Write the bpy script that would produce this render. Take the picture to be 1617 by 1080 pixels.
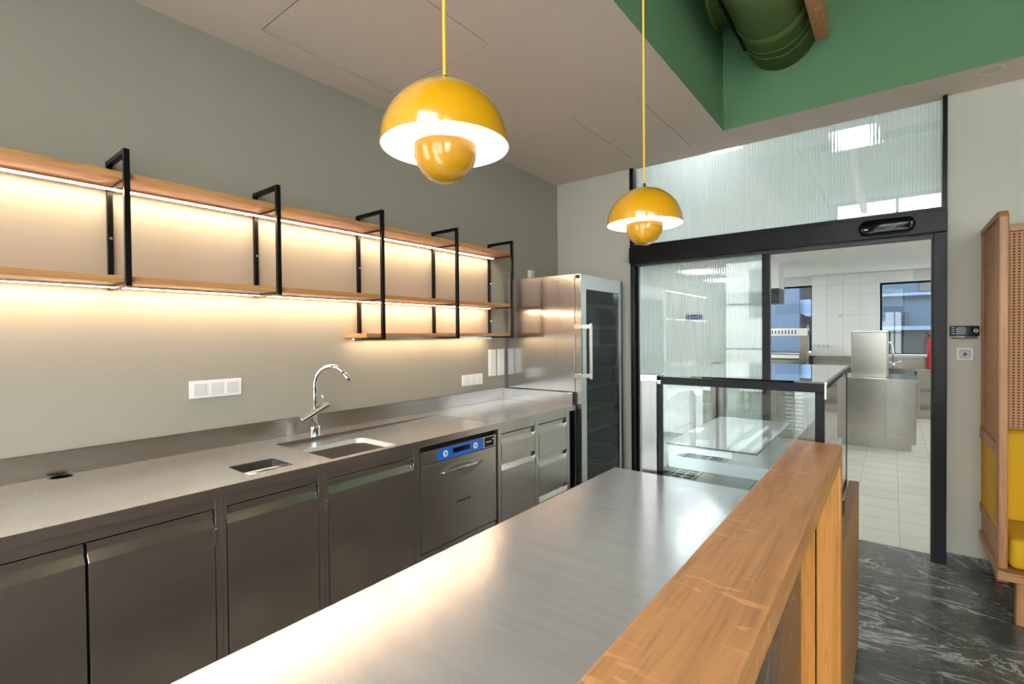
import bpy, bmesh, math, random
from mathutils import Vector, Matrix
random.seed(7)
PI = math.pi
for o in list(bpy.data.objects):
    bpy.data.objects.remove(o)
SC = bpy.context.scene
COL = SC.collection

# ------------------------------------------------------------------ camera
CAM_H = 1.5
cd = bpy.data.cameras.new('camera'); cam = bpy.data.objects.new('camera', cd); COL.objects.link(cam)
cd.sensor_width = 36.0; cd.lens = 775.25 / 1617 * 36.0; cd.clip_start = 0.02; cd.clip_end = 200
_r = Vector((0.79003551, 0.61299644, -0.0089024)); _d = Vector((0.00133161, -0.01623703, -0.99986728)); _f = Vector((-0.61305963, 0.78991881, -0.0136441))
M = Matrix((( _r.x, -_d.x, -_f.x, 0), (_r.y, -_d.y, -_f.y, 0), (_r.z, -_d.z, -_f.z, CAM_H), (0, 0, 0, 1)))
cam.matrix_world = M
SC.camera = cam

# ------------------------------------------------------------------ colour management, world, daylight
SC.view_settings.view_transform = 'Standard'
SC.view_settings.look = 'None'
SC.view_settings.exposure = 0.2
SC.view_settings.gamma = 1.0
SC.view_settings.use_curve_mapping = False
SC.cycles.use_denoising = True
SC.cycles.max_bounces = 10
SC.cycles.diffuse_bounces = 6
SC.cycles.glossy_bounces = 5
SC.cycles.transmission_bounces = 8
SC.cycles.transparent_max_bounces = 16
SC.cycles.caustics_reflective = True
SC.cycles.caustics_refractive = False
SC.cycles.sample_clamp_indirect = 4.0
SKY = 16.0
w = bpy.data.worlds.new('sky'); SC.world = w; w.use_nodes = True
nt = w.node_tree; nt.nodes.clear()
wo = nt.nodes.new('ShaderNodeOutputWorld'); bg = nt.nodes.new('ShaderNodeBackground')
tc = nt.nodes.new('ShaderNodeTexCoord'); sx = nt.nodes.new('ShaderNodeSeparateXYZ'); rp = nt.nodes.new('ShaderNodeValToRGB')
rp.color_ramp.elements[0].position = 0.0; rp.color_ramp.elements[0].color = (1.0, 0.99, 0.96, 1)
rp.color_ramp.elements[1].position = 0.9; rp.color_ramp.elements[1].color = (0.72, 0.84, 1.0, 1)
nt.links.new(tc.outputs['Generated'], sx.inputs[0]); nt.links.new(sx.outputs['Z'], rp.inputs[0])
nt.links.new(rp.outputs[0], bg.inputs[0]); bg.inputs[1].default_value = SKY
nt.links.new(bg.outputs[0], wo.inputs[0])


def portal(name, loc, rot, sx_, sy_):
    l = bpy.data.lights.new(name, 'AREA'); l.shape = 'RECTANGLE'; l.size = sx_; l.size_y = sy_
    l.cycles.is_portal = True
    o = bpy.data.objects.new(name, l); o.location = loc; o.rotation_euler = rot; COL.objects.link(o)
    return o


YF = -1.5                                   # wall with the street windows, behind the photographer
XR = 4.2                                    # right wall of the dining side
FRONT_WINDOWS = [(-2.62, -1.55, 0.35, 2.9), (-0.80, 0.90, 0.35, 3.7), (1.4, 3.9, 0.35, 3.7)]
for (a, b, c, d) in FRONT_WINDOWS:
    portal('daylight', ((a + b) / 2, YF - 0.12, (c + d) / 2), (PI / 2, 0, 0), b - a, d - c)
KY1 = 11.6
KIT_WINDOWS = [(-2.35, -1.30, 1.06, 2.47), (-0.20, 1.05, 1.06, 2.44)]
for (a, b, c, d) in KIT_WINDOWS:
    portal('daylight', ((a + b) / 2, KY1 + 0.3, (c + d) / 2), (-PI / 2, 0, 0), b - a, d - c)


# ------------------------------------------------------------------ materials
def S(r, g, b):
    f = lambda c: (c / 255 / 12.92) if c / 255 <= 0.04045 else ((c / 255 + 0.055) / 1.055) ** 2.4
    return (f(r), f(g), f(b), 1.0)


def newmat(name):
    m = bpy.data.materials.new(name); m.use_nodes = True
    t = m.node_tree; t.nodes.clear()
    out = t.nodes.new('ShaderNodeOutputMaterial')
    return m, t, out


def N(t, kind, **kw):
    n = t.nodes.new(kind)
    for k, v in kw.items():
        if k in n.inputs:
            n.inputs[k].default_value = v
        else:
            setattr(n, k, v)
    return n


def coords(t, scale, rot=(0, 0, 0)):
    c = N(t, 'ShaderNodeTexCoord'); mp = N(t, 'ShaderNodeMapping')
    mp.inputs['Scale'].default_value = scale; mp.inputs['Rotation'].default_value = rot
    t.links.new(c.outputs['Object'], mp.inputs['Vector'])
    return mp.outputs['Vector']


def ramp(t, fac, stops):
    r = N(t, 'ShaderNodeValToRGB')
    e = r.color_ramp.elements
    while len(e) < len(stops):
        e.new(0.5)
    for i, (p, c) in enumerate(stops):
        e[i].position = p; e[i].color = c
    t.links.new(fac, r.inputs[0])
    return r.outputs[0]


def principled(t, out, **kw):
    p = N(t, 'ShaderNodeBsdfPrincipled')
    for k, v in kw.items():
        p.inputs[k.replace('_', ' ')].default_value = v
    t.links.new(p.outputs[0], out.inputs[0])
    return p


def bump(t, p, height, strength, dist=0.01):
    b = N(t, 'ShaderNodeBump'); b.inputs['Strength'].default_value = strength; b.inputs['Distance'].default_value = dist
    t.links.new(height, b.inputs['Height']); t.links.new(b.outputs[0], p.inputs['Normal'])


def paint(name, col, rough=0.75, bs=0.08, spec=0.35):
    m, t, out = newmat(name)
    p = principled(t, out, Base_Color=col, Roughness=rough)
    p.inputs['Specular IOR Level'].default_value = spec
    n = N(t, 'ShaderNodeTexNoise', Scale=220.0, Detail=3.0)
    t.links.new(coords(t, (1, 1, 1)), n.inputs['Vector'])
    bump(t, p, n.outputs[0], bs, 0.002)
    n2 = N(t, 'ShaderNodeTexNoise', Scale=1.7, Detail=4.0)
    t.links.new(coords(t, (1, 1, 1)), n2.inputs['Vector'])
    mx = N(t, 'ShaderNodeMix', data_type='RGBA')
    mx.inputs[6].default_value = tuple(c * 0.94 for c in col[:3]) + (1,); mx.inputs[7].default_value = col
    t.links.new(n2.outputs[0], mx.inputs[0]); t.links.new(mx.outputs[2], p.inputs['Base Color'])
    return m


def steel(name, base=(0.56, 0.545, 0.52, 1), rough=0.27, across='z', aniso=0.6, cloud=0.06, metallic=1.0):
    """brushed steel: the highlight spreads along the axis `across`, at right angles to the brush lines"""
    m, t, out = newmat(name)
    p = principled(t, out, Base_Color=base, Metallic=metallic, Roughness=rough, Anisotropic=aniso)
    c = N(t, 'ShaderNodeCombineXYZ'); 
    for k, v in enumerate((0.06, 0.09, 0.12)):
        c.inputs[k].default_value = 1.0 if k == 'xyz'.index(across) else v
    t.links.new(c.outputs[0], p.inputs['Tangent'])
    sc = [2.5, 2.5, 2.5]; sc['xyz'.index(across)] = 60.0
    n = N(t, 'ShaderNodeTexNoise', Scale=1.0, Detail=3.0)
    t.links.new(coords(t, sc), n.inputs['Vector'])
    lo = tuple(v * 0.94 for v in base[:3]) + (1,); hi = tuple(min(1, v * 1.05) for v in base[:3]) + (1,)
    t.links.new(ramp(t, n.outputs[0], [(0.3, lo), (0.7, hi)]), p.inputs['Base Color'])
    n2 = N(t, 'ShaderNodeTexNoise', Scale=1.6, Detail=1.0)
    t.links.new(coords(t, (1, 1, 1)), n2.inputs['Vector'])
    ma = N(t, 'ShaderNodeMath', operation='MULTIPLY_ADD'); ma.inputs[1].default_value = cloud; ma.inputs[2].default_value = rough - cloud / 2
    t.links.new(n2.outputs[0], ma.inputs[0]); t.links.new(ma.outputs[0], p.inputs['Roughness'])
    return m


def oak(name, axis, dark, light, fleck=0.0, rough=0.45):
    m, t, out = newmat(name)
    p = principled(t, out, Roughness=rough)
    sc = [34.0, 34.0, 34.0]; sc['xyz'.index(axis)] = 1.6
    n = N(t, 'ShaderNodeTexNoise', Scale=1.0, Detail=7.0, Roughness=0.62, Distortion=0.5)
    t.links.new(coords(t, sc), n.inputs['Vector'])
    c = ramp(t, n.outputs[0], [(0.3, dark), (0.55, light), (0.75, tuple(min(1, v * 1.12) for v in light[:3]) + (1,))])
    sc2 = [190.0, 190.0, 190.0]; sc2['xyz'.index(axis)] = 9.0
    n2 = N(t, 'ShaderNodeTexNoise', Scale=1.0, Detail=3.0)
    t.links.new(coords(t, sc2), n2.inputs['Vector'])
    pores = ramp(t, n2.outputs[0], [(0.33, (0.62, 0.6, 0.56, 1)), (0.47, (1, 1, 1, 1))])
    mx = N(t, 'ShaderNodeMix', data_type='RGBA', blend_type='MULTIPLY'); mx.inputs[0].default_value = 0.55
    t.links.new(c, mx.inputs[6]); t.links.new(pores, mx.inputs[7])
    colr = mx.outputs[2]
    if fleck:
        sc3 = [20.0, 20.0, 20.0]; sc3['xyz'.index(axis)] = 74.0
        n3 = N(t, 'ShaderNodeTexNoise', Scale=1.0, Detail=0.0, Distortion=0.9)
        t.links.new(coords(t, sc3, (0, 0, 0.35)), n3.inputs['Vector'])
        f3 = ramp(t, n3.outputs[0], [(0.64, (0, 0, 0, 1)), (0.74, (1, 1, 1, 1))])
        n4 = N(t, 'ShaderNodeTexNoise', Scale=5.0, Detail=1.0)
        t.links.new(coords(t, (1, 1, 1)), n4.inputs['Vector'])
        f4 = ramp(t, n4.outputs[0], [(0.40, (0, 0, 0, 1)), (0.58, (fleck, fleck, fleck, 1))])
        mu = N(t, 'ShaderNodeMath', operation='MULTIPLY'); t.links.new(f3, mu.inputs[0]); t.links.new(f4, mu.inputs[1])
        m2 = N(t, 'ShaderNodeMix', data_type='RGBA'); t.links.new(mu.outputs[0], m2.inputs[0])
        t.links.new(colr, m2.inputs[6]); m2.inputs[7].default_value = tuple(min(1, v * 1.6 + 0.03) for v in light[:3]) + (1,)
        colr = m2.outputs[2]
    t.links.new(colr, p.inputs['Base Color'])
    bump(t, p, n2.outputs[0], 0.06, 0.002)
    return m


def marble(name, base, mid, vein, rough):
    m, t, out = newmat(name)
    p = principled(t, out, Roughness=rough)
    v = coords(t, (1, 1, 1), (0, 0, 0.55))
    n1 = N(t, 'ShaderNodeTexNoise', Scale=2.2, Detail=9.0, Roughness=0.6, Distortion=1.6); t.links.new(v, n1.inputs['Vector'])
    c1 = ramp(t, n1.outputs[0], [(0.3, base), (0.7, mid)])
    vs = coords(t, (1.0, 2.6, 2.6), (0, 0, 0.6))
    n2 = N(t, 'ShaderNodeTexNoise', Scale=1.5, Detail=10.0, Roughness=0.62, Distortion=1.0); t.links.new(vs, n2.inputs['Vector'])
    v2 = ramp(t, n2.outputs[0], [(0.48, (0, 0, 0, 1)), (0.5, (0.9, 0.9, 0.9, 1)), (0.52, (0, 0, 0, 1))])
    n3 = N(t, 'ShaderNodeTexNoise', Scale=3.4, Detail=10.0, Roughness=0.7, Distortion=1.5); t.links.new(vs, n3.inputs['Vector'])
    v3 = ramp(t, n3.outputs[0], [(0.49, (0, 0, 0, 1)), (0.5, (0.55, 0.55, 0.55, 1)), (0.51, (0, 0, 0, 1))])
    n4 = N(t, 'ShaderNodeTexNoise', Scale=2.6, Detail=2.0); t.links.new(v, n4.inputs['Vector'])
    k4 = ramp(t, n4.outputs[0], [(0.36, (0.12, 0.12, 0.12, 1)), (0.58, (1, 1, 1, 1))])
    mxv = N(t, 'ShaderNodeMath', operation='MAXIMUM'); t.links.new(v2, mxv.inputs[0]); t.links.new(v3, mxv.inputs[1])
    mul = N(t, 'ShaderNodeMath', operation='MULTIPLY'); t.links.new(mxv.outputs[0], mul.inputs[0]); t.links.new(k4, mul.inputs[1])
    mx = N(t, 'ShaderNodeMix', data_type='RGBA'); t.links.new(mul.outputs[0], mx.inputs[0]); t.links.new(c1, mx.inputs[6]); mx.inputs[7].default_value = vein
    t.links.new(mx.outputs[2], p.inputs['Base Color'])
    return m


def plain(name, col, rough=0.4, metallic=0.0, coat=0.0, spec=0.5):
    m, t, out = newmat(name)
    p = principled(t, out, Base_Color=col, Roughness=rough, Metallic=metallic)
    p.inputs['Specular IOR Level'].default_value = spec
    p.inputs['Coat Weight'].default_value = coat; p.inputs['Coat Roughness'].default_value = 0.04
    n = N(t, 'ShaderNodeTexNoise', Scale=40.0, Detail=2.0)
    t.links.new(coords(t, (1, 1, 1)), n.inputs['Vector'])
    ma = N(t, 'ShaderNodeMath', operation='MULTIPLY_ADD'); ma.inputs[1].default_value = 0.06; ma.inputs[2].default_value = max(0.0, rough - 0.03)
    t.links.new(n.outputs[0], ma.inputs[0]); t.links.new(ma.outputs[0], p.inputs['Roughness'])
    return m


def emit(name, col, strength):
    m, t, out = newmat(name)
    e = N(t, 'ShaderNodeEmission', Color=col, Strength=strength)
    t.links.new(e.outputs[0], out.inputs[0])
    return m


def thin_glass(name, tint=(0.93, 0.97, 0.95, 1), ior=1.5, boost=1.0, rough=0.0):
    m, t, out = newmat(name)
    tr = N(t, 'ShaderNodeBsdfTransparent', Color=tint); gl = N(t, 'ShaderNodeBsdfGlossy', Color=(1, 1, 1, 1), Roughness=rough)
    fr = N(t, 'ShaderNodeFresnel', IOR=ior); mu = N(t, 'ShaderNodeMath', operation='MULTIPLY', use_clamp=True); mu.inputs[1].default_value = boost
    mx = N(t, 'ShaderNodeMixShader')
    # one sheet seen from either side: take the outward normal so that no false total reflection appears
    gm = N(t, 'ShaderNodeNewGeometry'); fm = N(t, 'ShaderNodeVectorMath', operation='SCALE')
    k = N(t, 'ShaderNodeMath', operation='MULTIPLY_ADD'); k.inputs[1].default_value = -2.0; k.inputs[2].default_value = 1.0
    lw = N(t, 'ShaderNodeLayerWeight', Blend=0.5)
    pw = N(t, 'ShaderNodeMath', operation='POWER'); pw.inputs[1].default_value = 5.0
    t.links.new(lw.outputs['Facing'], pw.inputs[0])
    f0 = ((ior - 1) / (ior + 1)) ** 2
    ma = N(t, 'ShaderNodeMath', operation='MULTIPLY_ADD'); ma.inputs[1].default_value = 1 - f0; ma.inputs[2].default_value = f0
    t.links.new(pw.outputs[0], ma.inputs[0]); t.links.new(ma.outputs[0], mu.inputs[0])
    for x in (gm, fm, k, fr):
        t.nodes.remove(x)
    t.links.new(mu.outputs[0], mx.inputs[0]); t.links.new(tr.outputs[0], mx.inputs[1]); t.links.new(gl.outputs[0], mx.inputs[2])
    t.links.new(mx.outputs[0], out.inputs[0])
    return m


def fluted(name):
    m, t, out = newmat(name)
    tl = N(t, 'ShaderNodeBsdfTranslucent', Color=(0.80, 0.88, 0.86, 1)); rf = N(t, 'ShaderNodeBsdfRefraction', Color=(0.86, 0.93, 0.91, 1), Roughness=0.14, IOR=1.10)
    df = N(t, 'ShaderNodeBsdfDiffuse', Color=(0.72, 0.80, 0.79, 1))
    a = N(t, 'ShaderNodeMixShader'); a.inputs[0].default_value = 0.40
    t.links.new(rf.outputs[0], a.inputs[1]); t.links.new(tl.outputs[0], a.inputs[2])
    b = N(t, 'ShaderNodeMixShader'); b.inputs[0].default_value = 0.22
    t.links.new(a.outputs[0], b.inputs[1]); t.links.new(df.outputs[0], b.inputs[2])
    t.links.new(b.outputs[0], out.inputs[0])
    return m


WALL = paint('greige_wall_paint', S(206, 202, 190))
WALL_SHADED = paint('greige_wall_paint_shaded', S(152, 148, 137))  # same greige paint, darkened because less light reaches the left wall
CEIL = paint('warm_ceiling_paint', S(222, 204, 189))
GREEN = paint('green_paint', S(96, 134, 97))
HIGH = paint('dark_olive_paint', S(66, 66, 48))
OLIVE = paint('olive_duct_paint', S(98, 116, 60), rough=0.5)
KWHITE = paint('white_kitchen_paint', S(240, 242, 240))
GROUT = paint('light_grout', S(150, 151, 142))
KGROUT = paint('pale_grout', S(212, 214, 210))
KTILE = plain('white_wall_tile', S(236, 239, 235), rough=0.18)
KFLOOR = paint('cream_floor_tile', S(168, 167, 152), rough=0.4, bs=0.02, spec=0.5)
KFLOOR_B = paint('cream_floor_tile_darker', S(162, 162, 148), rough=0.4, bs=0.02, spec=0.5)
MARBLE = marble('dark_marble', S(50, 50, 46), S(80, 81, 75), S(186, 190, 180), 0.20)
MARBLE_D = marble('dark_marble_cladding', S(50, 48, 45), S(72, 70, 66), S(140, 138, 130), 0.3)
STEEL_STEP_SHADE = steel('shaded_step_steel', base=(0.20, 0.185, 0.17, 1), rough=0.34, across='z', aniso=0.1, cloud=0.03)  # darker copy of the worktop steel, joint shade put into the colour
STEEL_Y = steel('brushed_steel_along', base=(0.42, 0.39, 0.365, 1), rough=0.22, across='z', aniso=0.3)
STEEL_TOP = steel('brushed_steel_worktop', base=(0.76, 0.765, 0.78, 1), rough=0.24, across='x', aniso=0.35, cloud=0.03, metallic=0.85)
STEEL_ISL = steel('brushed_steel_island_top', base=(0.79, 0.79, 0.80, 1), rough=0.235, across='y', aniso=0.35, cloud=0.03, metallic=0.75)
STEEL_V = steel('brushed_steel_upright', base=(0.36, 0.35, 0.335, 1), rough=0.34, across='x')
STEEL_DOOR = steel('brushed_steel_front', base=(0.58, 0.52, 0.475, 1), rough=0.22, across='z', aniso=0.25, cloud=0.03, metallic=0.94)
STEEL_FRIDGE = steel('brushed_steel_cooler', base=(0.62, 0.62, 0.63, 1), rough=0.17, across='x', aniso=0.6)
STEEL_KIT = steel('kitchen_steel', base=(0.38, 0.355, 0.32, 1), rough=0.20, across='z', aniso=0.4, cloud=0.06)
CHROME = plain('chrome', (0.86, 0.87, 0.88, 1), rough=0.05, metallic=1.0)
SATIN = plain('satin_aluminium', (0.75, 0.75, 0.76, 1), rough=0.25, metallic=1.0)
OAK_Y = oak('oak_board_lengthwise', 'y', S(152, 100, 58), S(178, 123, 74), fleck=0.5, rough=0.38)
OAK_SHELF = oak('oak_shelf_board', 'y', S(150, 100, 56), S(190, 138, 86))
OAK_Z = oak('oak_upright', 'z', S(172, 108, 44), S(194, 128, 58))
OAK_P = oak('oak_panel_dark', 'z', S(124, 88, 54), S(156, 114, 72))
OAK_BZ = oak('oak_bench_upright', 'z', S(130, 86, 50), S(164, 114, 70))
OAK_BX = oak('oak_bench_rail', 'x', S(130, 86, 50), S(164, 114, 70))
OAK_BY = oak('oak_bench_side', 'y', S(124, 82, 48), S(156, 108, 66))
CANE = plain('woven_cane', S(176, 124, 80), rough=0.6)
BACKING = plain('dark_brown_backing', S(52, 36, 26), rough=0.7)
BLACK = plain('black_metal', S(13, 13, 14), rough=0.32, spec=0.15)
BLACKGLOSS = plain('black_gloss', S(10, 10, 12), rough=0.1, spec=0.25)
DARK = plain('dark_void', S(14, 14, 15), rough=0.6)
DARKGREY = plain('dark_grey_plastic', S(44, 46, 50), rough=0.4)
FRAME = plain('dark_door_metal', S(17, 17, 19), rough=0.32, spec=0.2)
WHITEP = plain('white_plastic', S(238, 236, 232), rough=0.35)
GREYP = plain('grey_plastic', S(206, 206, 208), rough=0.35)
YELLOW = plain('yellow_lacquer', S(184, 130, 8), rough=0.25, coat=1.0)
CORD = plain('yellow_cord', S(222, 178, 62), rough=0.5)
WINNER = plain('white_enamel', S(250, 246, 236), rough=0.35)
FABRIC = paint('mustard_fabric', S(196, 148, 22), rough=0.9, bs=0.5)
BLUEP = plain('blue_control_panel', S(42, 108, 205), rough=0.15)
BLUES = plain('blue_sticker', S(22, 50, 120), rough=0.4)
RED = plain('red_enamel', S(196, 24, 30), rough=0.25)
GLASS = thin_glass('clear_glass', (0.955, 0.98, 0.97, 1), 1.5, 1.6)
GLASS_EDGE = plain('glass_edge', S(70, 84, 82), rough=0.1)
SHELF_GLASS = thin_glass('glass_shelf', (0.88, 0.94, 0.95, 1), 1.5, 4.0)
_t = SHELF_GLASS.node_tree
_o = [n for n in _t.nodes if n.type == 'OUTPUT_MATERIAL'][0]; _m = [n for n in _t.nodes if n.type == 'MIX_SHADER'][0]
_d = N(_t, 'ShaderNodeBsdfDiffuse', Color=(0.80, 0.84, 0.88, 1)); _x = N(_t, 'ShaderNodeMixShader'); _x.inputs[0].default_value = 0.38
_t.links.new(_m.outputs[0], _x.inputs[1]); _t.links.new(_d.outputs[0], _x.inputs[2]); _t.links.new(_x.outputs[0], _o.inputs[0])
COOLER_GLASS = thin_glass('tinted_glass', (0.50, 0.55, 0.57, 1), 1.5, 0.7)
DOOR_GLASS = thin_glass('door_glass_face', (0.97, 0.99, 0.985, 1), 1.5, 1.5)
FLUTED = fluted('fluted_glass')
FROST = plain('frosted_white', S(226, 232, 238), rough=0.3)
LED = emit('warm_led_strip', (1.0, 0.68, 0.42, 1), 62.0)
LED_LOW = emit('warm_led_strip_dim', (1.0, 0.68, 0.41, 1), 30.0)
LEDW = emit('white_led', (0.9, 0.95, 1.0, 1), 9.0)
BULB = emit('warm_bulb', (1.0, 0.80, 0.55, 1), 110.0)
PANEL = emit('ceiling_panel_light', (0.97, 0.98, 1.0, 1), 40.0)
PANEL_FILL = emit('added_fill_panel_far', (0.97, 0.98, 1.0, 1), 105.0)  # stronger glow for the added lamps at the far end
FACADE = paint('blue_grey_facade', S(30, 48, 66), rough=0.7)
FACADE_D = paint('dark_facade_base', S(16, 18, 22), rough=0.6)
FACADE_L = paint('pale_facade', S(66, 82, 104), rough=0.7)
STREET = paint('pale_paving', S(190, 186, 178), rough=0.9)
HOUSE = paint('pale_render', S(222, 220, 214), rough=0.8)


# ------------------------------------------------------------------ mesh helpers
class B:
    def __init__(self):
        self.bm = bmesh.new()

    def face(self, pts):
        return self.bm.faces.new([self.bm.verts.new(p) for p in pts])

    def box(self, x0, x1, y0, y1, z0, z1):
        v = [self.bm.verts.new((x, y, z)) for z in (z0, z1) for y in (y0, y1) for x in (x0, x1)]
        for f in ((0, 2, 3, 1), (4, 5, 7, 6), (0, 1, 5, 4), (2, 6, 7, 3), (0, 4, 6, 2), (1, 3, 7, 5)):
            self.bm.faces.new([v[i] for i in f])
        return self

    def prism(self, pts, axis, a, b):
        def P(u, v, s):
            return {'x': (s, u, v), 'y': (u, s, v), 'z': (u, v, s)}[axis]
        A = [self.bm.verts.new(P(u, v, a)) for u, v in pts]; Bv = [self.bm.verts.new(P(u, v, b)) for u, v in pts]
        self.bm.faces.new(A); self.bm.faces.new(Bv[::-1])
        for i in range(len(pts)):
            j = (i + 1) % len(pts)
            self.bm.faces.new([A[j], A[i], Bv[i], Bv[j]])
        return self

    def tube(self, pts, r, n=10, cap=True):
        pts = [Vector(p) for p in pts]; rings = []
        rr = r if isinstance(r, (list, tuple)) else [r] * len(pts)
        t0 = (pts[1] - pts[0]).normalized()
        up = Vector((0, 0, 1)) if abs(t0.z) < 0.9 else Vector((1, 0, 0))
        u = t0.cross(up).normalized()
        for i, p in enumerate(pts):
            t = ((pts[min(i + 1, len(pts) - 1)] - pts[max(i - 1, 0)])).normalized()
            u = (u - t * u.dot(t)).normalized(); v = t.cross(u)
            rings.append([self.bm.verts.new(p + (u * math.cos(2 * PI * k / n) + v * math.sin(2 * PI * k / n)) * rr[i]) for k in range(n)])
        for a, b in zip(rings, rings[1:]):
            for k in range(n):
                self.bm.faces.new([a[k], a[(k + 1) % n], b[(k + 1) % n], b[k]])
        if cap:
            self.bm.faces.new(rings[0][::-1]); self.bm.faces.new(rings[-1])
        return self

    def lathe(self, prof, cx, cy, n=40):
        rings = []
        for r, z in prof:
            if r < 1e-6:
                rings.append([self.bm.verts.new((cx, cy, z))])
            else:
                rings.append([self.bm.verts.new((cx + r * math.cos(2 * PI * k / n), cy + r * math.sin(2 * PI * k / n), z)) for k in range(n)])
        for a, b in zip(rings, rings[1:]):
            for k in range(n):
                k2 = (k + 1) % n
                q = [a[0] if len(a) == 1 else a[k], b[0] if len(b) == 1 else b[k], b[0] if len(b) == 1 else b[k2], a[0] if len(a) == 1 else a[k2]]
                q = [x for i, x in enumerate(q) if x not in q[:i]]
                if len(q) > 2:
                    self.bm.faces.new(q)
        return self


BASE = {}


def obj(name, b, mat, parent=None, bevel=0.0, smooth=False, seg=2, **props):
    base = BASE[parent.name] if parent else Vector((0, 0, 0))
    me = bpy.data.meshes.new(name)
    bmesh.ops.recalc_face_normals(b.bm, faces=b.bm.faces)
    o = bpy.data.objects.new(name, me)
    if parent is None:
        cs = [v.co for v in b.bm.verts]
        lo = Vector([min(c[i] for c in cs) for i in range(3)]); hi = Vector([max(c[i] for c in cs) for i in range(3)])
        base = Vector(((lo.x + hi.x) / 2, (lo.y + hi.y) / 2, lo.z)); o.location = base
    bmesh.ops.translate(b.bm, verts=b.bm.verts, vec=-base)
    b.bm.to_mesh(me); b.bm.free()
    for mm in (mat if isinstance(mat, (list, tuple)) else [mat]):
        me.materials.append(mm)
    COL.objects.link(o); BASE[o.name] = base
    if parent:
        o.parent = parent
    if smooth:
        for p in me.polygons:
            p.use_smooth = True
    if bevel:
        md = o.modifiers.new('bevel', 'BEVEL'); md.width = bevel; md.segments = seg; md.limit_method = 'ANGLE'; md.angle_limit = 0.6
    for k, v in props.items():
        o[k] = v
    return o


def thing(name, label, cat, loc, group=None, kind=None):
    o = bpy.data.objects.new(name, None); o.empty_display_size = 0.1; o.location = loc; COL.objects.link(o)
    o['label'] = label; o['category'] = cat
    if group:
        o['group'] = group
    if kind:
        o['kind'] = kind
    BASE[o.name] = Vector(loc)
    return o


def tag(o, label, cat, group=None, kind=None):
    o['label'] = label; o['category'] = cat
    if group:
        o['group'] = group
    if kind:
        o['kind'] = kind
    return o


def share(src, name, parent, off):
    """a copy of a mesh piece that shares its mesh data, moved by off"""
    o = src.copy(); o.name = name; o.parent = parent; COL.objects.link(o); o.location = Vector(src.location) + Vector(off)
    return o


def holed(b, axis, s0, s1, u0, u1, z0, z1, holes):
    """a wall slab normal to axis, with rectangular openings (u0,u1,z0,z1)"""
    us = sorted({u0, u1, *[h[0] for h in holes], *[h[1] for h in holes]}); zs = sorted({z0, z1, *[h[2] for h in holes], *[h[3] for h in holes]})
    us = [u for u in us if u0 <= u <= u1]; zs = [z for z in zs if z0 <= z <= z1]
    for a, c in zip(us, us[1:]):
        z_start = None
        for d, e in zip(zs, zs[1:]):
            mid = ((a + c) / 2, (d + e) / 2)
            inside = any(h[0] < mid[0] < h[1] and h[2] < mid[1] < h[3] for h in holes)
            if not inside:
                if axis == 'y':
                    b.box(a, c, s0, s1, d, e)
                else:
                    b.box(s0, s1, a, c, d, e)
    return b


def rrect(u0, u1, v0, v1, r, n=6):
    out = []
    for (cu, cv, a0) in ((u1 - r, v1 - r, 0), (u0 + r, v1 - r, PI / 2), (u0 + r, v0 + r, PI), (u1 - r, v0 + r, 1.5 * PI)):
        for k in range(n + 1):
            a = a0 + PI / 2 * k / n
            out.append((cu + r * math.cos(a), cv + r * math.sin(a)))
    return out


def plate(b, outer, holes, z):
    """a flat sheet with holes, filled as triangles"""
    es = []
    for loop in [outer] + holes:
        vs = [b.bm.verts.new((x, y, z)) for x, y in loop]
        for i in range(len(vs)):
            es.append(b.bm.edges.new((vs[i], vs[(i + 1) % len(vs)])))
    bmesh.ops.triangle_fill(b.bm, use_beauty=True, use_dissolve=False, edges=es)
    return b


def skirt(b, loop, za, zb, closed=True):
    for i in range(len(loop) if closed else len(loop) - 1):
        (x0, y0), (x1, y1) = loop[i], loop[(i + 1) % len(loop)]
        b.face([(x0, y0, za), (x1, y1, za), (x1, y1, zb), (x0, y0, zb)])
    return b


# ================================================================== THE SETTING
XL = -2.667; YB = 4.2; WT = 0.13; HC = 3.0; HV = 4.6
VX, VY = -0.995, 3.855                      # edges of the raised green ceiling recess

# floor of the room: slabs of dark marble on a bed
fl = tag(obj('floor', B().box(XL - .2, XR + .2, YF - .2, 4.325, -0.06, -0.003), GROUT), 'dark grey veined marble slab floor of the bar room', 'floor', kind='structure')
xs = [XL - .1, -2.23, -1.03, 0.168, 1.37, 2.57, XR + .1]; ys = [YF - .1, -0.7, 1.75, 4.325]
for i in range(len(xs) - 1):
    for j in range(len(ys) - 1):
        obj('tile', B().box(xs[i] + .0012, xs[i + 1] - .0012, ys[j] + .0012, ys[j + 1] - .0008, -0.02, 0), MARBLE, fl)
# kitchen floor
kf = tag(obj('floor', B().box(-3.2, 2.2, 4.325, KY1 + .1, -0.06, -0.003), GROUT), 'cream tiled floor of the kitchen behind the sliding door', 'floor', kind='structure')
tw = 0.30; first = {}
nx = 0
for j in range(int((KY1 - 4.327) / tw) + 1):
    for i in range(-5, 5):
        x0 = 0.04 + i * tw; y0 = 4.327 + j * tw
        if j > 11 and (i < -4 or i > 3):
            continue
        k = (i * 7 + j * 3) % 5 == 0
        if k not in first:
            first[k] = (obj('tile', B().box(x0 + .0028, x0 + tw - .0028, y0 + .0028, y0 + tw - .0028, -.015, 0), KFLOOR_B if k else KFLOOR, kf), x0, y0)
        else:
            s, a0, b0 = first[k]
            share(s, 'tile', kf, (x0 - a0, y0 - b0, 0))
obj('tile_field', B().box(-3.2, 0.04 - 5 * tw - .002, 4.327, KY1, -.015, 0).box(0.04 + 5 * tw + .002, 2.2, 4.327, KY1, -.015, 0), KFLOOR, kf)

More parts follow.
